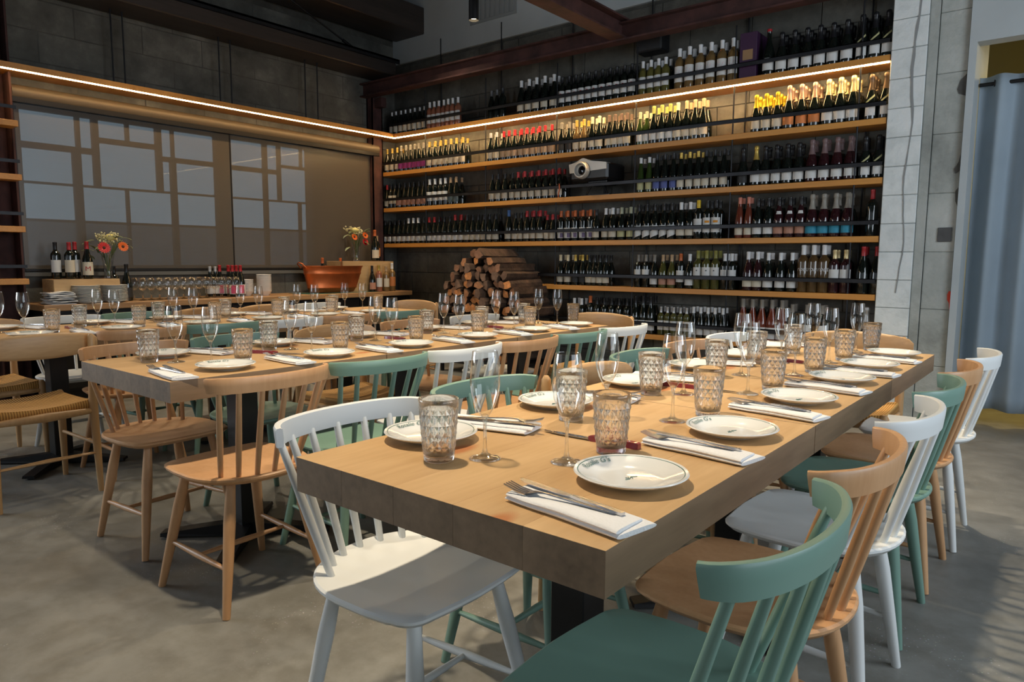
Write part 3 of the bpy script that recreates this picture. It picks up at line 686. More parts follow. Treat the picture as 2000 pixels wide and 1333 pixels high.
rear = [MB() for _ in SZ]; RM = [[] for _ in SZ]
def rear_bottle(s, x, shape, cap, sc, y):
    mb = rear[s]
    for mat, q in ((GL['dark'], [(r, z) for r, z in PROF[shape] if z <= CAPZ[shape]+.001]), (cap_mat('black' if cap == 'redtop' else cap), [(r+.0005, z) for r, z in PROF[shape] if z > CAPZ[shape]])):
        if mat not in RM[s]: RM[s].append(mat)
        mb.mi = RM[s].index(mat); mb.lathe([(r*sc, z*sc) for r, z in q], 10, (x, y, SZ[s]))
for (s, x0, x1, n, shape, glass, cap, lb, desc, sc) in RUNS:
    sh_n = SHN[s]
    for k in range(n):
        x = x0+(x1-x0)*k/max(1, n-1)
        if n == 1: tx = desc+' on the '+sh_n
        else: tx = '%s of %s %s, %s from left' % (ORD[k], NUM[n], desc, sh_n) if False else '%s from left of the %s %s, %s' % (ORD[k], NUM[n], desc, sh_n)
        bottle(shape, glass, cap, lb, (x+random.uniform(-.003, .003), -.235+random.uniform(-.006, .006), SZ[s]), tx, None if n == 1 else '%s on the %s' % (desc, sh_n), sc, random.uniform(.0, .45))
        if n > 1 and not (s == 0 and x < 1.95) and not (s == 1 and x > 2.4 and x < 2.6): rear_bottle(s, x+random.uniform(-.004, .004), shape, cap, sc, -.149)
        if (s == 0 and 4.8 < x) or (s == 1 and x > 4.6): rear_bottle(s, x, shape, cap, sc, -.062)
for s in range(6):
    o = link('rear_bottles', rear[s].mesh('rear_bottles', RM[s], True, .8)); o['kind'] = 'stuff'
    tag(o, 'rows of bottles behind the front row on the %s' % SHN[s], 'bottles')
# gift box on the top shelf
t = thing('gift_box', 'dark purple bottle gift box standing on the top shelf', 'box', (4.55, -.15, SZ[0]))
b = MB(); b.bbox(-.065, .075, -.12, .12, 0, .36, .003); obj('box_body', b, pm('purple card', (.045, .012, .05), .5), t)
b = MB(); b.box(-.038, .045, -.1215, -.1195, .145, .225); lb_ = obj('box_label', b, pm('tan label', (.35, .21, .10), .5), t)
t = thing('wall_speaker', 'black speaker box fixed high on the back wall above the bottles', 'speaker', (3.60, -.12, 3.04))
b = MB(); b.bbox(-.13, .13, -.07, .10, 0, .22, .012); obj('cabinet', b, pm('speaker black', (.012, .013, .015), .5), t)
b = MB(); b.bbox(-.12, .12, -.074, -.070, .01, .21, .002); obj('grille', b, pm('grille black', (.02, .022, .025), .7), t)
b = MB(); b.box(-.02, .02, .10, .118, .08, .14); obj('bracket', b, M_darksteel, t)
# projector on the third shelf
t = thing('projector', 'silver and black video projector sitting on the third shelf', 'projector', (3.07, -.17, SZ[2]))
MP = pm('silver plastic', (.52, .50, .46), .28, .3); MBk = pm('black plastic', (.012, .012, .013), .35)
b = MB(); b.bbox(-.20, .22, -.168, .16, .14, .30, .02); obj('case', b, MBk, t)
fp = []
for k in range(21):
    a = k/20; x = -.21+.42*a; z = .325-.04*abs(a-.45)**1.2*1.6; z += .028*math.exp(-((x+.055)/.055)**2); fp.append((x, z))
b = MB(); b.sweep([[(x, y, z) for x, z in fp]+[(.21, y, .235), (-.20, y, .215)] for y in (-.175, -.10)]); obj('front_shell', b, MP, t, True, .5)
b = MB(); b.lathe([(.082, 0), (.082, .03), (.070, .05), (.062, .05), (.055, .02), (.03, .01), (.001, .01)], 28, cap1=False)
ln = obj('lens_ring', b, MP, t, True, .6, loc=(-.055, -.168, .235), rot=(PI/2, 0, 0))
b = MB(); b.lathe([(.055, 0), (.045, .008), (.025, .014), (.001, .016)], 24, cap1=False); obj('lens', b, pm('lens glass', (.004, .004, .006), .03), ln, True, loc=(0, 0, .006))
b = MB(); b.bbox(-.05, .16, -.08, .10, .10, .14, .004); b.bbox(-.12, .20, -.10, .12, .0, .012, .003)
b.tube([(-.08, -.06, .012), (-.02, -.05, .12)], .010, 8); b.tube([(.16, -.06, .012), (.10, -.05, .12)], .010, 8); b.tube([(.04, .08, .012), (.04, .08, .12)], .010, 8); obj('mount_stand', b, MBk, t)
b = MB(); b.tube([(2.735, -.327, SZ[2]+.13), (2.742, -.33, SZ[2]+.08), (2.73, -.331, SZ[2]+.03), (2.722, -.325, SZ[2]-.0)], .006, 8)
tag(obj('orange_cable', b, pm('orange cable', (.6, .12, .03), .5), smooth=True), 'short orange cable hanging over the third shelf rail beside the projector', 'cable')
# ================================================================== CHAIRS
def taper_leg(p0, p1, r=(.0145, .0195, .0125), n=10):
    m = MB(); p0, p1 = Vector(p0), Vector(p1); m.tube([p0, p0.lerp(p1, .3), p0.lerp(p1, .62), p1], [r[0], r[1], (r[1]+r[2])/2+.001, r[2]], n); return m
def spindle_chair_meshes(mat):
    """facing +x, origin on the floor under the middle of the seat"""
    out = []
    ol = []
    for k in range(25):            # rear half arc
        a = PI/2+PI*k/24; ol.append((.0+.205*math.copysign(abs(math.cos(a))**.9, math.cos(a)), .215*math.copysign(abs(math.sin(a))**.92, math.sin(a))))
    for x, y in ((.08, -.213), (.14, -.205)): ol.append((x, y))
    for k in range(6):
        a = -PI/2+PI/2*k/5; ol.append((.150+.055*math.cos(a), -.145+.055*math.sin(a)))
    ol.append((.212, -.07)); ol.append((.215, 0)); ol.append((.212, .07))
    for k in range(6):
        a = PI/2*k/5; ol.append((.150+.055*math.cos(a), .145+.055*math.sin(a)))
    for x, y in ((.14, .205), (.08, .213)): ol.append((x, y))
    m = MB(); rings = []
    for s, z in ((.02, .436), (.35, .437), (.65, .4415), (.85, .4465), (.975, .450), (1.0, .446), (1.0, .440), (.94, .427), (.80, .420), (.02, .418)):
        rings.append([(x*s, y*s, z) for x, y in ol])
    n = len(ol); vs = [p for r in rings for p in r]
    fs = [(j*n+i, (j+1)*n+i, (j+1)*n+(i+1) % n, j*n+(i+1) % n) for j in range(len(rings)-1) for i in range(n)]
    fs.append(tuple(range(n))); fs.append(tuple((len(rings)-1)*n+i for i in range(n))[::-1])
    m.add(vs, [f[::-1] for f in fs] if False else fs)
    out.append(('seat', m.mesh('seat', mat, True, .7), None))
    # crest rail
    def rail(th, off=0): return (-.150-.112*math.cos(th)**.85+off*math.cos(th), (.222+off)*math.sin(th))
    secs = []
    N = 28; T = 1.45
    for k in range(N+1):
        th = -T+2*T*k/N; x, y = rail(th); e = 1-abs(th)/T
        tx, ty = (rail(min(T, th+.01))[0]-rail(max(-T, th-.01))[0], rail(min(T, th+.01))[1]-rail(max(-T, th-.01))[1]); L = math.hypot(tx, ty); nx, ny = ty/L, -tx/L
        if nx > 0: nx, ny = -nx, -ny
        sl = .006*(1 if k in (0, N) else 0)      # slanted end cut
        h = .0225+.003*min(1, e*4)
        def P3(o, z, cut=0): return (x+nx*o - cut*(tx/L)*(1 if k == N else -1 if k == 0 else 0), y+ny*o - cut*(ty/L)*(1 if k == N else -1 if k == 0 else 0), z)
        zc = .765
        lean = .10
        secs.append([P3(.006, zc-h, sl), P3(-.009, zc-h, sl), P3(-.008, zc, sl*.4), P3(-.005, zc+h-.003), P3(.0, zc+h), P3(.008, zc+h-.001), P3(.0105, zc+h-.006), P3(.009, zc, sl*.4)])
    m = MB(); m.sweep([s[::-1] for s in secs]); out.append(('crest_rail', m.mesh('crest_rail', mat, True, .75), None))
    for k in range(7):
        f = (k-3)/3.0; a = f*1.02; th = f*1.12
        bx_, by_ = -.178*math.cos(a*.95), .172*math.sin(a)
        tx_, ty_ = rail(th); tx_ += .002
        m = MB(); p0, p1 = Vector((bx_, by_, .442)), Vector((tx_, ty_, .748)); m.tube([p0, p0.lerp(p1, .45), p1], [.0085, .0105, .0085], 8)
        out.append(('spindle', m.mesh('spindle', mat, True), None))
    FT = {(1, 1): (.222, .200), (1, -1): (.222, -.200), (-1, 1): (-.175, .190), (-1, -1): (-.175, -.190)}
    TP = {(1, 1): (.145, .130), (1, -1): (.145, -.130), (-1, 1): (-.115, .120), (-1, -1): (-.115, -.120)}
    for k in FT:
        m = taper_leg((*TP[k], .425), (*FT[k], 0)); out.append(('leg', m.mesh('leg', mat, True), None))
    def at(k, z):
        t = (.425-z)/.425; return Vector((TP[k][0]+(FT[k][0]-TP[k][0])*t, TP[k][1]+(FT[k][1]-TP[k][1])*t, z))
    mids = []
    for sgn in (1, -1):
        p, q = at((1, sgn), .165), at((-1, sgn), .150); c = (p+q)/2; mids.append(c)
        m = MB(); m.tube([p, p.lerp(q, .25), c, p.lerp(q, .75), q], [.0065, .0095, .0115, .0095, .0065], 8); out.append(('stretcher', m.mesh('stretcher', mat, True), None))
    p, q = mids; m = MB(); m.tube([p, p.lerp(q, .3), (p+q)/2, p.lerp(q, .7), q], [.0065, .009, .0105, .009, .0065], 8); out.append(('stretcher', m.mesh('stretcher', mat, True), None))
    return out
M_cord = None
def cord_mat():
    m, n, l, b = nt('paper cord')
    tc = n.new('ShaderNodeTexCoord'); wv = n.new('ShaderNodeTexWave'); wv.bands_direction = 'Y'; wv.inputs['Scale'].default_value = 28; wv.inputs['Distortion'].default_value = .4
    l.new(tc.outputs['Object'], wv.inputs['Vector'])
    r = n.new('ShaderNodeValToRGB'); r.color_ramp.elements[0].color = (.30, .14, .03, 1); r.color_ramp.elements[1].color = (.62, .35, .10, 1); l.new(wv.outputs['Color'], r.inputs[0])
    l.new(r.outputs[0], b.inputs['Base Color']); b.inputs['Roughness'].default_value = .7
    bb = n.new('ShaderNodeBump'); bb.inputs['Strength'].default_value = .6; bb.inputs['Distance'].default_value = .003; l.new(wv.outputs['Fac'], bb.inputs['Height']); l.new(bb.outputs[0], b.inputs['Normal'])
    return m
M_cord = cord_mat()
def panel_chair_meshes():
    out = []; mat = M_oak
    secs = []; N = 24
    for k in range(N+1):
        u = -1+2*k/N; y = .262*u; x = -.215+.055*u*u; e = max(0, 1-abs(u)**5)
        hh = .030+.030*max(0, 1-u*u)**.6 if abs(u) < 1 else .024
        zc = .742; th = .008+.003*e
        hh = max(hh, .026)
        rr = 1 if abs(u) < .97 else .8
        ring = []
        for j in range(12):
            a = 2*PI*j/12; ca, sa = math.cos(a), math.sin(a)
            px = th*math.copysign(abs(ca)**.6, ca); pz = hh*rr*math.copysign(abs(sa)**.45, sa)
            ring.append((x+px+.12*pz*-1*0, y, zc+pz))
        secs.append(ring)
    m = MB(); m.sweep(secs); out.append(('back_panel', m.mesh('back_panel', M_oak_h, True, .9)))
    for s in (1, -1):
        m = MB(); m.tube([(-.225, s*.215, 0), (-.215, s*.213, .20), (-.205, s*.21, .45), (-.215, s*.212, .66), (-.218, s*.212, .775), (-.218, s*.212, .787)], [.0125, .0175, .0205, .0165, .0155, .007], 12); out.append(('rear_post', m.mesh('rear_post', mat, True, .8)))
        m = MB(); m.tube([(.205, s*.215, 0), (.200, s*.213, .25), (.195, s*.21, .445), (.195, s*.21, .462)], [.0125, .0185, .0195, .010], 12); out.append(('front_leg', m.mesh('front_leg', mat, True, .8)))
        m = MB(); m.tube([(-.205, s*.21, .405), (.0, s*.215, .41), (.195, s*.21, .415)], [.012, .021, .012], 10, flat=.8); out.append(('side_rail', m.mesh('side_rail', mat, True)))
        m = MB(); m.tube([(-.21, s*.212, .24), (.198, s*.212, .24)], [.009, .009], 8); out.append(('stretcher', m.mesh('stretcher', mat, True)))
    m = MB(); m.tube([(-.205, -.21, .405), (-.235, 0, .41), (-.205, .21, .405)], [.014, .022, .014], 10, flat=1.0); out.append(('rear_rail', m.mesh('rear_rail', mat, True)))
    m = MB(); m.tube([(.197, -.21, .405), (.20, 0, .405), (.197, .21, .405)], [.012, .019, .012], 10); out.append(('front_rail', m.mesh('front_rail', mat, True)))
    m = MB(); m.tube([(-.215, -.212, .195), (-.225, 0, .20), (-.215, .212, .195)], [.012, .020, .012], 10, flat=.45); out.append(('stretcher', m.mesh('stretcher', mat, True)))
    m = MB()
    def top(u, v):
        x = -.195+.39*u; y = -.205+.41*v; e = 4*u*(1-u)*1.0; g = 4*v*(1-v)
        return (x, y, .440+.016*(abs(2*v-1)**2)-.010*e*g+.006*(abs(2*u-1)**3))
    m.grid(top, 20, 20)
    m.grid(lambda u, v: (-.195+.39*u, -.205+.41*v, .405), 4, 4, True)
    for (fx) in (0, 1): m.grid(lambda u, v: (top(fx, u)[0]*(1+.05*math.sin(v*PI)), top(fx, u)[1], .405+(top(fx, u)[2]-.405)*v), 20, 4, fx == 0)
    for (fy) in (0, 1): m.grid(lambda u, v: (top(u, fy)[0], top(u, fy)[1]*(1+.05*math.sin(v*PI)), .405+(top(u, fy)[2]-.405)*v), 20, 4, fy == 1)
    out.append(('woven_seat', m.mesh('woven_seat', M_cord, True, .8)))
    return out
SPM = {'green': spindle_chair_meshes(M_green), 'white': spindle_chair_meshes(M_whitel), 'wood': spindle_chair_meshes(M_beech)}
PNM = panel_chair_meshes()
CN = {'green': 'sage green', 'white': 'white', 'wood': 'pale beech'}
def chair(kind, x, y, face, text, group):
    rz = {'+x': 0, '-x': PI, '-y': -PI/2, '+y': PI/2}[face]+random.uniform(-.05, .05)
    if kind == 'panel':
        t = thing('panel_back_chair', text, 'chair', (x, y, 0), rz, group)
        for nm, me in PNM: link(nm, me, t)
    else:
        t = thing('spindle_chair', text, 'chair', (x, y, 0), rz, group)
        for nm, me, _ in SPM[kind]: link(nm, me, t)
GF, GM, GB = 'chairs around the front table row', 'chairs around the middle table row', 'chairs around the back table row'
CH = [
 ('green', 6.32, -5.10, '-x', 'sage green spindle chair nearest the camera at the bottom right', GF),
 ('wood', 6.31, -4.62, '-x', 'beech spindle chair between the nearest green chair and a white one, right side', GF),
 ('white', 6.31, -4.12, '-x', 'white spindle chair third along the right side of the front table', GF),
 ('green', 6.30, -3.64, '-x', 'green spindle chair behind the third white one, right side of front table', GF),
 ('wood', 6.30, -3.18, '-x', 'beech spindle chair second from the far end, right side of front table', GF),
 ('white', 6.32, -2.70, '-x', 'white spindle chair at the far right end by the curtain', GF),
 ('white', 5.66, -5.04, '+x', 'white spindle chair at the near left corner of the front table', GF),
 ('green', 5.65, -4.55, '+x', 'green spindle chair behind the near-left white one, left of front table', GF),
 ('panel', 5.72, -4.09, '+x', 'oak panel-back chair between two green chairs, left of front table', GF),
 ('green', 5.66, -3.61, '+x', 'green spindle chair beyond the oak panel-back, left of front table', GF),
 ('wood', 5.66, -3.16, '+x', 'beech spindle chair second from the far end, left of front table', GF),
 ('white', 5.66, -2.72, '+x', 'white spindle chair last along the left side of the front table', GF),
 ('panel', 5.95, -2.42, '-y', 'oak panel-back chair at the far head of the front table', GF),
 ('wood', 4.585, -4.83, '-x', 'beech spindle chair at the near corner of the middle table, back to camera', GM),
 ('green', 4.60, -4.36, '-x', 'green spindle chair second along the near side of the middle table', GM),
 ('white', 4.61, -3.91, '-x', 'white spindle chair third along the near side of the middle table', GM),
 ('wood', 4.62, -3.49, '-x', 'beech spindle chair between white and green, near side of middle table', GM),
 ('green', 4.62, -3.04, '-x', 'green spindle chair fifth along the near side of the middle table', GM),
 ('white', 4.62, -2.59, '-x', 'white spindle chair at the far corner, near side of middle table', GM),
 ('wood', 3.88, -4.79, '+x', 'beech spindle chair tucked under the left end of the middle table', GM),
 ('green', 3.87, -4.33, '+x', 'green spindle chair second along the far side of the middle table', GM),
 ('panel', 3.86, -3.76, '+x', 'oak panel-back chair on the far side of the middle table', GM),
 ('wood', 3.88, -3.22, '+x', 'beech spindle chair after the panel-back, far side of middle table', GM),
 ('white', 3.89, -2.65, '+x', 'white spindle chair last along the far side of the middle table', GM),
 ('panel', 4.28, -2.18, '-y', 'oak panel-back chair at the far head of the middle table', GM),
 ('panel', 2.87, -4.965, '-x', 'oak panel-back chair with woven seat at the left edge, back to camera', GB),
 ('wood', 2.81, -4.45, '-x', 'beech spindle chair beside the left-edge panel-back, back table', GB),
 ('green', 2.82, -4.01, '-x', 'green spindle chair third along the near side of the back table', GB),
 ('white', 2.83, -3.57, '-x', 'white spindle chair fourth along the near side of the back table', GB),
 ('wood', 2.82, -3.14, '-x', 'beech spindle chair fifth along the near side of the back table', GB),
 ('green', 2.80, -2.62, '-x', 'green spindle chair at the far corner of the back table', GB),
 ('panel', 2.06, -4.93, '+x', 'oak panel-back chair at the left edge, window side of back table', GB),
 ('white', 2.06, -4.46, '+x', 'white spindle chair on the window side of the back table', GB),
 ('green', 2.06, -4.01, '+x', 'green spindle chair on the window side of the back table', GB),
 ('panel', 2.06, -3.52, '+x', 'oak panel-back chair after the green one, window side of back table', GB),
 ('panel', 2.06, -3.03, '+x', 'oak panel-back chair before the white one, window side of back table', GB),
 ('white', 2.06, -2.56, '+x', 'white spindle chair on the window side of the back table, last', GB),
 ('panel', 2.25, -1.98, '-y', 'oak panel-back chair at the far head of the back table', GB)]
for c in CH: chair(*c)
# ================================================================== TABLES
def table(x0, x1, y0, y1, text, group, th=.072):
    cx, cy = (x0+x1)/2, (y0+y1)/2
    t = thing('dining_table', text, 'table', (cx, cy, 0), 0, group)
    hw, hl = (x1-x0)/2, (y1-y0)/2
    nb = 5; bw = 2*hw/nb
    for k in range(nb):
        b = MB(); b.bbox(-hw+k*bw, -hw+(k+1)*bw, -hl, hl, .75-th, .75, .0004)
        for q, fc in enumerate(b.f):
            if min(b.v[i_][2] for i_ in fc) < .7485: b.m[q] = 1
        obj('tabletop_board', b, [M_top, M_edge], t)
    b = MB(); b.bbox(-.045, .045, -.045, .045, .05, .75-th-.008, .003); obj('column', b, M_black, t)
    b = MB(); b.bbox(-.16, .16, -.16, .16, .75-th-.008, .75-th, .002); obj('mounting_plate', b, M_black, t)
    for a in (PI/4, -PI/4):
        b = MB(); T = Matrix.Rotation(a, 4, 'Z')
        secs = [[T @ Vector(p) for p in ((s*.34, -.032, .008), (s*.34, .032, .008), (s*.34, .028, .022), (s*.34, -.028, .022))] if abs(s) == 1 else [T @ Vector(p) for p in ((s, -.035, .008), (s, .035, .008), (s, .030, .06), (s, -.030, .06))] for s in (-1, -.04, .04, 1)]
        b.sweep(secs); fo = obj('base_foot', b, M_black, t)
        for s in (-1, 1):
            q = T @ Vector((s*.32, 0, 0)); b = MB(); b.lathe([(.018, 0), (.018, .012)], 12); obj('glide', b, M_black, fo, loc=(q.x, q.y, 0))
T1 = (5.60, 6.336); T2 = (3.79, 4.523); T3 = (2.02, 2.76)
for xs, ys, nm in ((T1, ((-5.296, -4.311), (-4.307, -3.425), (-3.421, -2.545)), 'front'), (T2, ((-5.045, -4.12), (-4.116, -3.22), (-3.216, -2.30)), 'middle'), (T3, ((-5.16, -4.20), (-4.196, -3.27), (-3.266, -2.14)), 'back')):
    for i, (a, c) in enumerate(ys):
        table(*xs, a, c, 'thick pine table, %s section of the %s row' % (('nearest', 'centre', 'farthest')[i], nm), 'pine tables pushed end to end')
# ================================================================== TABLEWARE
TZ = .7503
def plate_mesh():
    m = MB(); pr = [(.0, .0), (.055, .0), (.058, .004), (.078, .0075), (.1015, .0175), (.105, .0205), (.1035, .0225), (.098, .0215)]
    m.lathe([(max(r, .0005), z) for r, z in pr], 48, cap1=False); k = len(m.f)
    m.mi = 1; m.lathe([(.098, .0215), (.0963, .0209)], 48, cap0=False, cap1=False)
    m.mi = 0; m.lathe([(.0963, .0209), (.082, .0155), (.070, .0110), (.062, .0070), (.050, .0060), (.0005, .0060)], 48, cap0=False, cap1=False)
    return m.mesh('dish', [M_china, M_chline], True, .9)
PLM = plate_mesh()
TXT = text_mesh("Rosalie G's", .018, M_chline, .35)
for v in TXT.vertices:      # bend round the rim: up is toward -x, text reads along +y
    a = v.co.x/.086; r = .080+v.co.y*1.0; z = .0153+(r-.080)*.40+.0012
    v.co = (-r*math.cos(a), r*math.sin(a), z)
EM = MB()
EM.tube([(.0, -.016, .0066), (.003, -.006, .0068), (-.003, .004, .0068), (.004, .016, .0066)], .0007, 5)
EM.tube([(-.006, -.008, .0066), (-.001, -.004, .0068), (-.007, .002, .0066)], .0006, 5); EM.tube([(.006, -.001, .0066), (-.002, .005, .0068)], .0006, 5)
EMB = EM.mesh('emblem', M_chline, True)
def plate(x, y, rz, text, group, z=TZ):
    t = thing('dinner_plate', text, 'plate', (x, y, z), rz, group); link('dish', PLM, t)
    link('lettering', TXT, t); link('emblem', EMB, t); return t
def napkin_mesh(seed):
    rr = random.Random(seed); m = MB(); n1, n2 = 22, 9; a, w_, h = .118, .044, .0155
    def layer(z0, z1, wx, y0, y1, sk):
        secs = []
        for i in range(n1+1):
            u = -1+2*i/n1; x = wx*u+sk*.004; q = .0012*math.sin(u*3+seed)+.0004*math.sin(u*7+seed*2)
            e = 1-.25*abs(u)**10
            ring = []
            for j in range(16):
                an = 2*PI*j/16; ca, sa = math.cos(an), math.sin(an)
                yy = (y0+y1)/2+(y1-y0)/2*math.copysign(abs(ca)**.55, ca)+q; zz = (z0+z1)/2+(z1-z0)/2*e*math.copysign(abs(sa)**.7, sa)+(q*.6 if sa > 0 else 0)
                ring.append((x+.004*sk*ca, yy, max(zz, .0002)))
            secs.append(ring)
        m.sweep(secs)
    layer(0, .0115, a, -w_, w_*.98, 1); layer(.0075, .0168, a*.985, -w_*.99, w_*.70, -1)
    return m.mesh('cloth', M_linen, True, .9)
NPM = [napkin_mesh(s) for s in (1, 4)]
def fork_mesh():
    m = MB()
    def ribbon(pts):      # (x, halfwidth, z)
        m.sweep([[(x, -w_, z-.0011), (x, w_, z-.0011), (x, w_*.85, z+.0011), (x, -w_*.85, z+.0011)] for x, w_, z in pts])
    ribbon([(.098, .0042, .002), (.094, .0050, .002), (.03, .0034, .0045), (-.03, .0024, .0075), (-.045, .0036, .006), (-.055, .0105, .0035), (-.066, .0120, .0015)])
    for k in range(4):
        y = (k-1.5)*.0066; m.sweep([[(x, y-w_, z-.001), (x, y+w_, z-.001), (x, y+w_, z+.001), (x, y-w_, z+.001)] for x, w_, z in ((-.064, .0024, .0017), (-.085, .0019, .004), (-.108, .0010, .0105))])
    return m.mesh('fork', M_steel, True, .8)
def knife_mesh():
    m = MB()
    m.sweep([[(x, -w_, z-.0022), (x, w_, z-.0022), (x, w_, z+.0022), (x, -w_, z+.0022)] for x, w_, z in ((.112, .0050, .003), (.10, .0055, .003), (.02, .0046, .004), (.005, .0030, .004))])
    m.sweep([[(x, -a_, .0036), (x, b_, .0036), (x, b_, .0046), (x, -a_, .0046)] for x, a_, b_ in ((.006, .003, .003), (-.01, .0085, .006), (-.07, .010, .006), (-.10, .008, .006), (-.116, .002, .0055))])
    return m.mesh('knife', M_steel, True, .5)
FKM, KNM = fork_mesh(), knife_mesh()
def setting_linen(x, y, rz, where, g):
    k = random.randrange(2)
    t = thing('napkin', 'folded white napkin under cutlery, '+where, 'napkin', (x, y, TZ), rz, 'napkins '+g); link('cloth', NPM[k], t)
    c, s_ = math.cos(rz), math.sin(rz)
    def off(dx, dy): return (x+c*dx-s_*dy, y+s_*dx+c*dy, TZ+.0170)
    o = link('fork', FKM, None, off(-.02, -.012), (0, 0, rz+.17+random.uniform(-.05, .05))); tag(o, 'steel fork on the napkin, '+where, 'fork', 'forks '+g)
    o = link('table_knife', KNM, None, off(-.025, .012), (0, 0, rz+random.uniform(-.04, .04))); tag(o, 'steel knife on the napkin, '+where, 'knife', 'knives '+g)
def tumbler_mesh():
    """pressed glass with a lattice of flat facets between plain rim and base"""
    m = MB(); H, N = .128, 15
    def R(z): return .0305+.0105*(z/H)**.9
    rowz = [0, .003, .014] + [.021+.0112*k for k in range(9)] + [.119, H-.001, H]
    vs = []
    for j, z in enumerate(rowz):
        lat = 3 <= j <= 11; r = R(z)+(.0 if not lat else -.0007 if j % 2 else .0007) - (.002 if j == 0 else .0006 if j == 2 else 0) - (.0012 if j == len(rowz)-1 else 0)
        for i in range(2*N):
            a = 2*PI*i/(2*N); rr = r
            if lat: rr += .0010 if (i+j) % 2 == 0 else -.0008
            vs.append((rr*math.cos(a), rr*math.sin(a), z))
    K = len(rowz); M = 2*N; fs = []
    for j in range(K-1):
        for i in range(M):
            p, q, s_, t_ = j*M+i, j*M+(i+1) % M, (j+1)*M+(i+1) % M, (j+1)*M+i
            if (i+j) % 2 == 0: fs += [(p, q, t_), (q, s_, t_)]
            else: fs += [(p, q, s_), (p, s_, t_)]
    inn = []
    for j in range(6):
        z = H-(H-.014)*j/5; inn.append((R(z)-(.0040 if j else .0030), z))
    for r, z in inn: vs += [(r*math.cos(2*PI*i/M), r*math.sin(2*PI*i/M), z) for i in range(M)]
    L = K+len(inn)
    fs += [(j*M+i, j*M+(i+1) % M, (j+1)*M+(i+1) % M, (j+1)*M+i) for j in range(K-1, L-1) for i in range(M)]
    fs += [tuple(range(M))[::-1], tuple((L-1)*M+i for i in range(M))]
    m.add(vs, fs); me = m.mesh('water_tumbler', M_tumbler)
    nf = (K-1)*M*2
    me.polygons.foreach_set('use_smooth', [not (M*2*3 <= f < M*2*11) for f in range(len(me.polygons))]); return me
TBM = tumbler_mesh()
def flute_meshes(sc=1):
    b = MB(); b.lathe([(.006, .085), (.012, .094), (.021, .110), (.0275, .130), (.0305, .152), (.0305, .170), (.0285, .195), (.0255, .2195), (.0252, .2205), (.0249, .2195)], 32, cap0=False, cap1=False)
    s_ = MB(); s_.lathe([(.0105, .006), (.0065, .012), (.0042, .022), (.0036, .040), (.0036, .070), (.0055, .082), (.0085, .089), (.003, .092)], 16)
    f = MB(); f.lathe([(.0325, .0), (.0335, .0012), (.026, .0035), (.014, .0065), (.0105, .009), (.002, .0095)], 32)
    return b.mesh('bowl', M_thin, True, 2), s_.mesh('stem', M_stem, True, 2), f.mesh('foot', M_thin, True, 2)
FLM = flute_meshes()
def flute(x, y, text, g):
    t = thing('wine_flute', text, 'glass', (x, y, TZ), random.uniform(0, 6), g)
    for nm, me in zip(('bowl', 'stem', 'foot'), FLM): link(nm, me, t)
def tumbler(x, y, text, g):
    o = link('water_tumbler', TBM, None, (x, y, TZ), (0, 0, random.uniform(0, 6))); tag(o, text, 'glass', g)
def jt(a): return random.uniform(-a, a)
def side(name, xe, sgn, seats, g):
    """sgn +1: diners on the +x side"""
    for i, s_ in enumerate(seats):
        (y, has) = s_; px = xe-sgn*(.126 if sgn > 0 else .105)
        wh = '%s place, %s' % (('nearest', 'second', 'third', 'fourth', 'fifth', 'sixth')[i], name)
        if 'p' in has: plate(px+jt(.006), y+jt(.006), jt(.12)+(0 if True else 0)-.1, 'round white plate with green rim line, '+wh, 'plates '+g)
        if 'n' in has: setting_linen(px+(.008 if sgn > 0 else .035)+jt(.006), y-.2*sgn if sgn > 0 else y+.165, (0 if sgn > 0 else PI)+(-.12 if sgn > 0 else .30)+jt(.08), wh, g)
        if 't' in has: tumbler(px-sgn*.13+jt(.008), y+.15*sgn if sgn > 0 else y-.115, 'dimpled clear water tumbler, '+wh, 'tumblers '+g)
        if 'f' in has: flute(px-sgn*(.165 if sgn > 0 else .195)+jt(.008), y+.03 if sgn > 0 else y-.045, 'clear stemmed flute glass, '+wh, 'flutes '+g)
A = 'pntf'
side('right side of front table', T1[1], 1, [(-5.0, A), (-4.525, A), (-4.034, A), (-3.573, A), (-3.159, A), (-2.72, A)], 'on the front table')
side('left side of front table', T1[0], -1, [(-5.01, A), (-4.535, A), (-4.09, A), (-3.62, A), (-3.21, A), (-2.80, A)], 'on the front table')
side('near side of middle table', T2[1], 1, [(-4.78, A), (-4.32, A), (-3.86, A), (-3.39, A), (-2.92, A), (-2.47, A)], 'on the middle table')
side('far side of middle table', T2[0], -1, [(-4.77, A), (-4.25, A), (-3.77, A), (-3.28, A), (-2.83, A), (-2.42, 'ptf')], 'on the middle table')
side('near side of back table', T3[1], 1, [(-4.87, A), (-4.42, A), (-3.95, A), (-3.50, A), (-3.05, A), (-2.60, A)], 'on the back table')
side('window side of back table', T3[0], -1, [(-4.87, A), (-4.38, A), (-3.93, A), (-3.47, A), (-3.02, A), (-2.58, 'ptf')], 'on the back table')
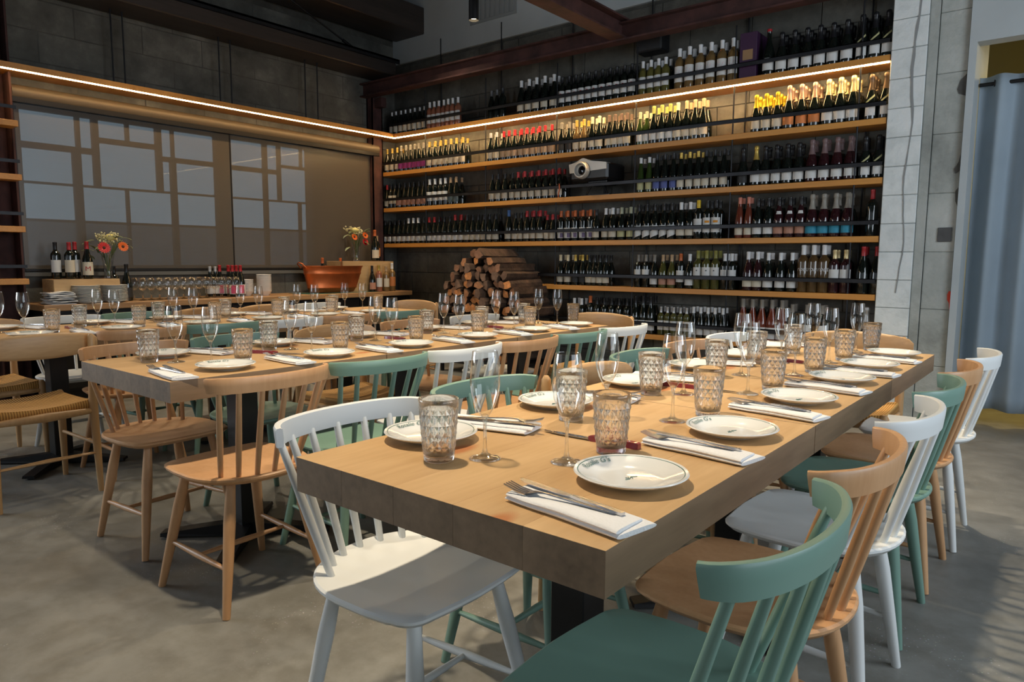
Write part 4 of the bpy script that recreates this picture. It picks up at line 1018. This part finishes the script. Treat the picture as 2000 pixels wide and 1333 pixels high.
def steak(x, y, rz, text):
    t = thing('steak_knife', text, 'knife', (x, y, TZ), rz, 'red-handled steak knives')
    m = MB(); m.sweep([[(X, -w_, z0), (X, w_, z0), (X, w_*.8, z1), (X, -w_*.8, z1)] for X, w_, z0, z1 in ((.125, .008, .0, .012), (.118, .0105, .0, .014), (.07, .0085, .0, .013), (.01, .009, .0, .012), (.0, .007, .001, .010))]); h = obj('handle', m, M_redh, t, True, .6)
    for X in (.03, .065, .10): m = MB(); m.ball((X, 0, .0132), .0022, 5); obj('rivet', m, M_steel, h)
    m = MB(); m.sweep([[(X, -a_, .003), (X, b_, .003), (X, b_, .0045), (X, -a_, .0045)] for X, a_, b_ in ((.002, .008, .007), (-.02, .009, .008), (-.08, .0095, .007), (-.115, .004, .006), (-.125, 0, .0045))]); obj('blade', m, M_blade, t)
steak(5.985, -4.792, .02, 'red-handled steak knife lying at the near end of the front table')
steak(5.90, -4.03, PI+.1, 'red-handled steak knife in the centre of the front table')
steak(5.98, -3.22, PI-.1, 'red-handled steak knife toward the far end of the front table')
steak(4.17, -4.42, PI+.5, 'red-handled steak knife near the left end of the middle table')
steak(4.18, -3.70, PI+.2, 'red-handled steak knife in the centre of the middle table')
steak(4.16, -2.90, PI+.1, 'red-handled steak knife at the far end of the middle table')
steak(2.40, -4.58, PI, 'red-handled steak knife on the back table at the left')
t = thing('salt_bowl', 'small white porcelain dish on the back table, far end', 'dish', (2.36, -2.86, TZ))
b = MB(); b.lathe([(.02, 0), (.035, .012), (.04, .022), (.037, .022), (.02, .005), (.001, .004)], 20, cap1=False); obj('dish', b, M_china, t, True, 1)
# ================================================================== SIDEBOARD
CZ = .785
t = thing('sideboard', 'long dark sideboard with oak top under the window', 'sideboard', (0, 0, 0))
b = MB(); b.bbox(.02, .55, -4.14, -.26, CZ-.05, CZ, .004); obj('top', b, M_counter, t)
for k in range(5):
    y0 = -4.10+k*.768
    b = MB(); b.bbox(.04, .50, y0, y0+.764, .08, CZ-.051, .003); cb = obj('cabinet_body', b, M_black, t)
    for j in (0, 1):
        b = MB(); b.bbox(.501, .518, y0+.006+j*.38, y0+.376+j*.38, .10, CZ-.07, .003); d = obj('door', b, M_black, cb)
b = MB(); b.box(.08, .46, -4.06, -.30, 0, .08); obj('plinth', b, M_black, t)
# crates
def crate(x0, x1, y0, y1, z0, z1, text):
    t = thing('wooden_crate', text, 'crate', ((x0+x1)/2, (y0+y1)/2, z0)); hx, hy, h = (x1-x0)/2, (y1-y0)/2, z1-z0
    for s_ in (-1, 1):
        b = MB(); b.bbox(s_*hx-(.014 if s_ > 0 else 0), s_*hx+(0 if s_ > 0 else .014), -hy, hy, 0, h, .002); obj('side_board', b, M_crate, t)
        b = MB(); b.bbox(-hx+.0145, hx-.0145, s_*hy-(.014 if s_ > 0 else 0), s_*hy+(0 if s_ > 0 else .014), 0, h, .002); obj('end_board', b, M_crate, t)
    b = MB(); b.bbox(-hx+.0145, hx-.0145, -hy+.0145, hy-.0145, h-.02, h-.002, .002); obj('top_board', b, M_crate, t)
crate(.16, .42, -4.02, -3.52, CZ, .98, 'upturned pine crate at the left end of the sideboard')
crate(.10, .40, -1.16, -.42, CZ, 1.135, 'tall pine crate at the right end of the sideboard')
def cb(shape, glass, cap, lab, y, x, z, text, sc=1, g='bottles on the sideboard', rz=PI/2-.3): return bottle(shape, glass, cap, lab, (x, y, z), text, g, sc, rz)
CR = .981
cb('bord', 'dark', 'black', 'white', -3.945, .27, CR, 'black-capped wine bottle at the far left on the left crate', 1.0)
cb('bord', 'dark', 'red', 'cream', -3.865, .33, CR, 'dark red-capped wine bottle second from left on the left crate', 1.0)
cb('bord', 'dark', 'red', 'white', -3.79, .24, CR, 'red-capped wine bottle behind the M label bottle', 1.02)
cb('burg', 'dark', 'red', 'bigM', -3.735, .34, CR, 'wine bottle with a large red M on its label', 1.03)
cb('bord', 'dark', 'black', 'none', -3.485, .22, CZ, 'black bottle standing just behind the crate end', 1.0)
cb('burg', 'dark', 'black', 'black', -3.43, .34, CZ, 'black wine bottle beside the left crate on the sideboard', 1.06)
for k, y in enumerate((-2.60, -2.545)): cb('burg', 'dark', 'silver', 'white', y, .20, CZ, 'silver-capped bottle behind the stemware, %s of two' % ('left', 'right')[k], .98)
for k, (y, x) in enumerate(((-2.50, .20), (-2.42, .22), (-2.33, .21), (-2.44, .33), (-2.355, .33))):
    cb('burg', 'dark', 'red', 'pinklab', y, x, CZ, '%s red-capped bottle with pink label, beside the stemware' % ORD[k], 1.02, 'red-capped bottles with pink labels')
cb('burg', 'dark', 'orangecap', 'white', -1.36, .30, .87, 'left orange-capped bottle poking out of the copper tub', 1.0, 'bottles chilling in the copper tub')
cb('burg', 'dark', 'orangecap', 'white', -1.12, .30, .87, 'right orange-capped bottle poking out of the copper tub', 1.0, 'bottles chilling in the copper tub')
cb('burg', 'dark', 'orangecap', 'cream', -.60, .28, 1.136, 'large orange-topped wine bottle on the right crate', 1.22)
cb('bord', 'dark', 'tan', 'orange', -.50, .20, 1.136, 'smaller bottle with orange label behind the large one', 1.0)
cb('burg', 'dark', 'black', 'salmon', -.80, .46, CZ, 'dark bottle with pink label before the right crate', 1.0)
cb('bord', 'rose', 'gold', 'white', -.70, .46, CZ, 'rosé bottle with gold cap before the right crate', 1.02)
cb('bord', 'amber', 'tan', 'cream', -.60, .47, CZ, 'amber bottle with striped label before the right crate', .98)
cb('bord', 'amber', 'white', 'orange', -.50, .46, CZ, 'amber bottle with white capsule before the right crate', 1.1)
# plate stacks, napkins
def stack(mesh, n, y, x, dz, desc, sc=1, z=CZ):
    for k in range(n):
        o = link('stacked_plate', mesh, None, (x+jt(.0015), y+jt(.0015), z+k*dz), (0, 0, jt(3)), sc)
        tag(o, '%s plate from the bottom of %s' % ((ORD+['fourteenth', 'fifteenth'])[k], desc), 'plate', desc)
def plain_plate():
    m = MB(); m.lathe([(.0005, 0), (.055, 0), (.058, .004), (.085, .007), (.102, .0125), (.105, .0150), (.103, .0165), (.08, .0105), (.055, .0075), (.0005, .007)], 36, cap1=False); return m.mesh('stacked_plate', M_china, True, .9)
PP = plain_plate()
stack(PP, 12, -3.80, .495-.04, .0118, 'the left white plate stack before the crate', 1.0)
stack(PP, 12, -3.585, .495-.04, .0118, 'the right white plate stack before the crate', 1.0)
def bowl_mesh():
    m = MB(); m.lathe([(.0005, 0), (.045, 0), (.047, .006), (.062, .022), (.075, .05), (.0735, .051), (.06, .026), (.04, .010), (.0005, .008)], 30, cap1=False); return m.mesh('stacked_bowl', M_china, True, .9)
BWM = bowl_mesh()
for (y, x, n, desc) in ((-2.26, .26, 10, 'the short bowl stack behind'), (-2.10, .33, 14, 'the tall bowl stack on the sideboard')):
    for k in range(n):
        o = link('stacked_bowl', BWM, None, (x, y, CZ+k*.0125), (0, 0, 0)); tag(o, '%s bowl from the bottom of %s' % ((ORD+['fourteenth'])[k], desc), 'bowl', desc)
for k in range(6):
    m = MB(); h = .016
    m.grid(lambda u, v: (-.10+.2*u, -.09+.18*v, h*.5+.006*math.sin(u*5+k)+.005*math.sin(v*6+k*2)+(.03*(u-.5)**2 if k == 5 else 0)), 12, 12)
    m.grid(lambda u, v: (-.10+.2*u, -.09+.18*v, 0+.006*math.sin(u*5+k)*.3), 12, 12, True)
    o = obj('folded_napkin', m, M_linen, None, True, 2, (.44+jt(.008), -4.0+jt(.01), CZ+.003+k*.0165), (0, .0, jt(.12)))
    md = o.modifiers.new('t', 'SOLIDIFY'); md.thickness = .005
    tag(o, '%s white napkin from the bottom of the pile by the plates' % ORD[k], 'napkin', 'pile of folded napkins on the sideboard')
# stemware on the sideboard
b = MB(); b.lathe([(.006, .085), (.022, .095), (.032, .112), (.036, .132), (.034, .160), (.029, .195), (.0285, .195)], 16, cap0=False, cap1=False)
s2_ = MB(); s2_.lathe([(.033, 0), (.033, .0015), (.010, .005), (.0045, .012), (.004, .075), (.008, .087)], 12, cap1=False)
WB, WS = b.mesh('bowl', M_thin, True, 2), s2_.mesh('stem', M_stem, True, 2)
for r in range(3):
    for k in range(13):
        if r == 0 and k > 9: continue
        t = thing('wine_glass', 'clear wine glass, %s from left in the %s row on the sideboard' % (ORD[k], ('back', 'middle', 'front')[r]), 'glass', (.24+r*.085, -3.33+k*.0735+(r % 2)*.03, CZ), 0, 'rows of wine glasses on the sideboard')
        link('bowl', WB, t); link('stem', WS, t)
# copper tub
t = thing('copper_tub', 'oval copper drinks tub on the sideboard', 'tub', (.30, -1.21, CZ+.004))
def ring(sx, sy, z): return [(sx*math.cos(2*PI*i/40), sy*math.sin(2*PI*i/40), z) for i in range(40)]
m = MB(); m.sweep([ring(*r) for r in ((.11,.30,0),(.125,.325,.01),(.132,.335,.045),(.137,.341,.05),(.139,.344,.058),(.136,.342,.064),(.158,.375,.20),(.163,.381,.206),(.163,.382,.213),(.160,.379,.22),(.166,.392,.28),(.174,.402,.288),(.174,.402,.295),(.165,.392,.295),(.150,.365,.20),(.125,.32,.02))], cap=True); obj('tub_body', m, M_copper, t, True, .8)
for s_ in (-1, 1):
    m = MB(); m.tube([(-.05, s_*.392, .27), (-.045, s_*.44, .315), (0, s_*.455, .33), (.045, s_*.44, .315), (.05, s_*.392, .27)], .007, 8); obj('handle', m, M_copper, t, True)
m = MB(); m.bbox(.12, .50, -1.68, -.74, CZ, CZ+.003, .001); tag(obj('green_cloth', m, pm('green cloth', (.03, .10, .07), .9)), 'dark green cloth spread under the copper tub', 'cloth')
# flowers
def flowers(x, y, z, seed, text):
    rr = random.Random(seed); t = thing('flower_vase', text, 'flowers', (x, y, z), 0, None, 1.15)
    m = MB(); m.lathe([(.030, 0), (.032, .006), (.026, .02), (.030, .08), (.042, .15), (.050, .185), (.048, .185), (.040, .15), (.028, .08), (.022, .02), (.001, .016)], 20, cap1=False); obj('vase', m, M_thin, t, True, 1)
    m = MB(); m.lathe([(.022, .018), (.027, .08), (.036, .14), (.001, .141)], 16); 
    GS = pm('flower stem green', (.10, .14, .035), .6); m = MB()
    for k in range(14):
        a = rr.uniform(0, 6.28); q = rr.uniform(.03, .10); m.tube([(.012*math.cos(a+2), .012*math.sin(a+2), .02), (.02*math.cos(a), .02*math.sin(a), .15), (q*math.cos(a), q*math.sin(a), rr.uniform(.23, .30))], .0028, 5)
    obj('stems', m, GS, t, True)
    GL2 = pm('leaf green', (.16, .21, .09), .6); GP = pm('pale leaf', (.38, .42, .26), .6)
    for k in range(12):
        a = rr.uniform(0, 6.28); q = rr.uniform(.04, .11); zz = rr.uniform(.15, .30); m = MB(); L = rr.uniform(.06, .10)
        if k < 3: a = (1.45, -1.5, -1.3)[k]; q = .10; zz = (.27, .26, .14)[k]
        m.grid(lambda u, v: (L*u, .018*math.sin(PI*min(1, u+.05))*(v-.5)*2, .012*math.sin(u*3)-.3*abs(v-.5)*.02), 6, 2)
        obj('leaf', m, GP if k < 3 else GL2, t, True, 2, loc=(q*math.cos(a), q*math.sin(a), zz), rot=(0, rr.uniform(-.5, .6), a))
    def gerbera(px, py, pz, col, tiltx, r=.042):
        f = MB()
        for ring_, cnt in ((1, 16), (.72, 12)):
            for i in range(cnt):
                a = 2*PI*i/cnt+ring_; ra = r*ring_; w_ = .0075
                c, s1 = math.cos(a), math.sin(a)
                f.add([(c*.008-s1*w_*.5, s1*.008+c*w_*.5, .002), (c*.008+s1*w_*.5, s1*.008-c*w_*.5, .002), (c*ra*.7+s1*w_, s1*ra*.7-c*w_, .009-ring_*.003), (c*ra, s1*ra, .006), (c*ra*.7-s1*w_, s1*ra*.7+c*w_, .009-ring_*.003)], [(0, 1, 2, 3, 4)])
        f2 = MB(); f2.lathe([(.011, 0), (.011, .006), (.004, .010)], 10)
        o = obj('gerbera', f, pm('petal '+col, {'red': (.55, .012, .015), 'orange': (.80, .14, .01)}[col], .5), t, loc=(px, py, pz), rot=(0, tiltx, 0))
        obj('flower_centre', f2, pm('flower centre', (.06, .02, .01), .7), o)
    if seed == 1: gerbera(.085, -.055, .225, 'red', 1.2, .048); gerbera(.090, .075, .235, 'orange', 1.25, .040)
    else: gerbera(.080, -.085, .235, 'orange', 1.2, .036); gerbera(.085, .045, .255, 'orange', 1.2, .036); gerbera(.085, .045, .19, 'red', 1.3, .038)
    CRM = pm('cream blossom', (.62, .58, .34), .6); YM = pm('yellow mum', (.80, .72, .28), .6)
    for k in range(9):
        m = MB(); 
        for j in range(16):
            m.ball((rr.gauss(0, .018), rr.gauss(0, .018), rr.gauss(0, .013)), rr.uniform(.005, .009), 4)
        a = rr.uniform(0, 6.28); q = rr.uniform(.02, .085); obj('blossom_cluster', m, CRM, t, True, 2, loc=(q*math.cos(a), q*math.sin(a)*1.15, rr.uniform(.275, .335)))
    m = MB(); m.ball((0, 0, 0), .036, 8, .7); o = obj('mum_bloom', m, YM, t, True, 2, loc=(.045, .01 if seed == 1 else -.05, .305))
flowers(.30, -3.56, CR, 1, 'glass vase of cream, red and orange flowers on the left crate')
flowers(.26, -.86, 1.136, 2, 'glass vase of cream and orange flowers on the right crate')
# ================================================================== FIREWOOD
t = thing('firewood_rack', 'black steel log rack against the back wall', 'log rack', (2.15, -.55, 0))
m = MB(); m.bbox(-.52, .46, -.34, .34, .58, .61, .004); obj('rack_shelf', m, M_black, t)
m = MB(); m.bbox(-.52, .46, -.34, .34, .10, .13, .004); obj('rack_shelf', m, M_black, t)
for sx in (-.50, .44):
    for sy in (-.32, .32): m = MB(); m.bbox(sx-.015, sx+.015, sy-.015, sy+.015, 0, .58, .002); obj('post', m, M_black, t)
M_bark = pm('log bark', (.085, .050, .032), .9, noise=.5, scale=12, bump=.7, bscale=40)
M_end = [pm('log end %d' % i, c, .8, noise=.35, scale=30) for i, c in enumerate(((.70, .29, .10), (.46, .21, .095), (.30, .15, .085), (.20, .12, .08)))]
LG = []
for k in range(12):
    rr = random.Random(50+k); n = rr.choice((3, 3, 4, 4, 5)); L = .27
    an = sorted(2*PI*(i+rr.uniform(-.3, .3))/n for i in range(n)); pts = []
    for i in range(n):
        a0, a1 = an[i], an[(i+1) % n]+(2*PI if i == n-1 else 0)
        r0 = rr.uniform(.8, 1.2)
        pts.append((r0*math.cos(a0), r0*math.sin(a0)))
        am = (a0+a1)/2; q0 = rr.uniform(.62, .92); pts.append((q0*math.cos(am), q0*math.sin(am)))
    secs = []
    for yy in (-L, -L*.96, -.1, .1, L*.96, L):
        s_ = .052*(.93 if abs(yy) == L else 1); dx, dz = rr.uniform(-.004, .004), rr.uniform(-.004, .004)
        secs.append([(x*s_+dx, yy+(.006*x if abs(yy) == L else 0), z*s_+dz) for x, z in pts])
    m = MB(); m.sweep(secs, cap=False); nn = len(pts)
    m.mi = 1; m.add(secs[0], [tuple(range(nn))]); m.add(secs[-1], [tuple(range(nn))[::-1]])
    LG.append(m.mesh('firewood_log', [M_bark, M_end[k % 4]], False))
lc = 0
def log(x, z, y, ix, text):
    o = link('firewood_log', LG[ix], None, (x, y, z), (0, random.uniform(0, 6.28), jt(.05)), (random.uniform(.82, 1.2), random.uniform(.92, 1.1), random.uniform(.82, 1.2)))
    tag(o, text, 'log', 'stacked firewood')
rows = [(0.663, 1.68, 2.62), (.745, 1.66, 2.58), (.827, 1.67, 2.55), (.909, 1.66, 2.50), (.991, 1.72, 2.44), (1.07, 1.82, 2.38), (1.145, 1.93, 2.28), (1.21, 2.02, 2.12)]
RN = ['bottom row', 'second row up', 'third row up', 'fourth row up', 'fifth row up', 'sixth row up', 'seventh row up', 'top row']
for ri, (z, a, c) in enumerate(rows):
    n = int((c-a)/.09); 
    for k in range(n+1):
        x = a+(c-a)*k/n
        log(x+jt(.012), z+jt(.014), -.55+jt(.05), random.randrange(12), 'split firewood log, %s from left in the %s of the pile' % (ORD[k], RN[ri]))
for k in range(8): log(1.70+k*.108, .185+jt(.005), -.55+jt(.03), random.randrange(12), 'split firewood log, %s from left on the lower rack shelf' % ORD[k])
for k in range(7): log(1.75+k*.108, .28+jt(.005), -.55+jt(.03), random.randrange(12), 'split firewood log, %s from left atop the lower shelf logs' % ORD[k])
# ================================================================== PENDANT LAMPS, TWO OF THEM ADDED TO LIGHT THE SIDEBOARD
for i, (x, y, z_, p_) in enumerate(PEND):
    t = thing('pendant_or_fill_spotlight', 'slim black cylinder pendant lamp hanging from the roof' + ('' if i == 9 else ', unseen outside frame, %s of the others' % ORD[i]), 'lamp', (x, y, z_))
    m = MB(); m.lathe([(.040, .0), (.040, .24), (.012, .245)], 24, cap0=False); obj('lamp_body', m, M_black, t, True, .6)
    m = MB(); m.lathe([(.034, .02), (.001, .021)], 20, cap0=False); obj('lamp_lens', m, M_lamp, t)
    m = MB(); m.tube([(0, 0, .24), (0, 0, 4.12-z_)], .004, 6); obj('cord', m, M_black, t)
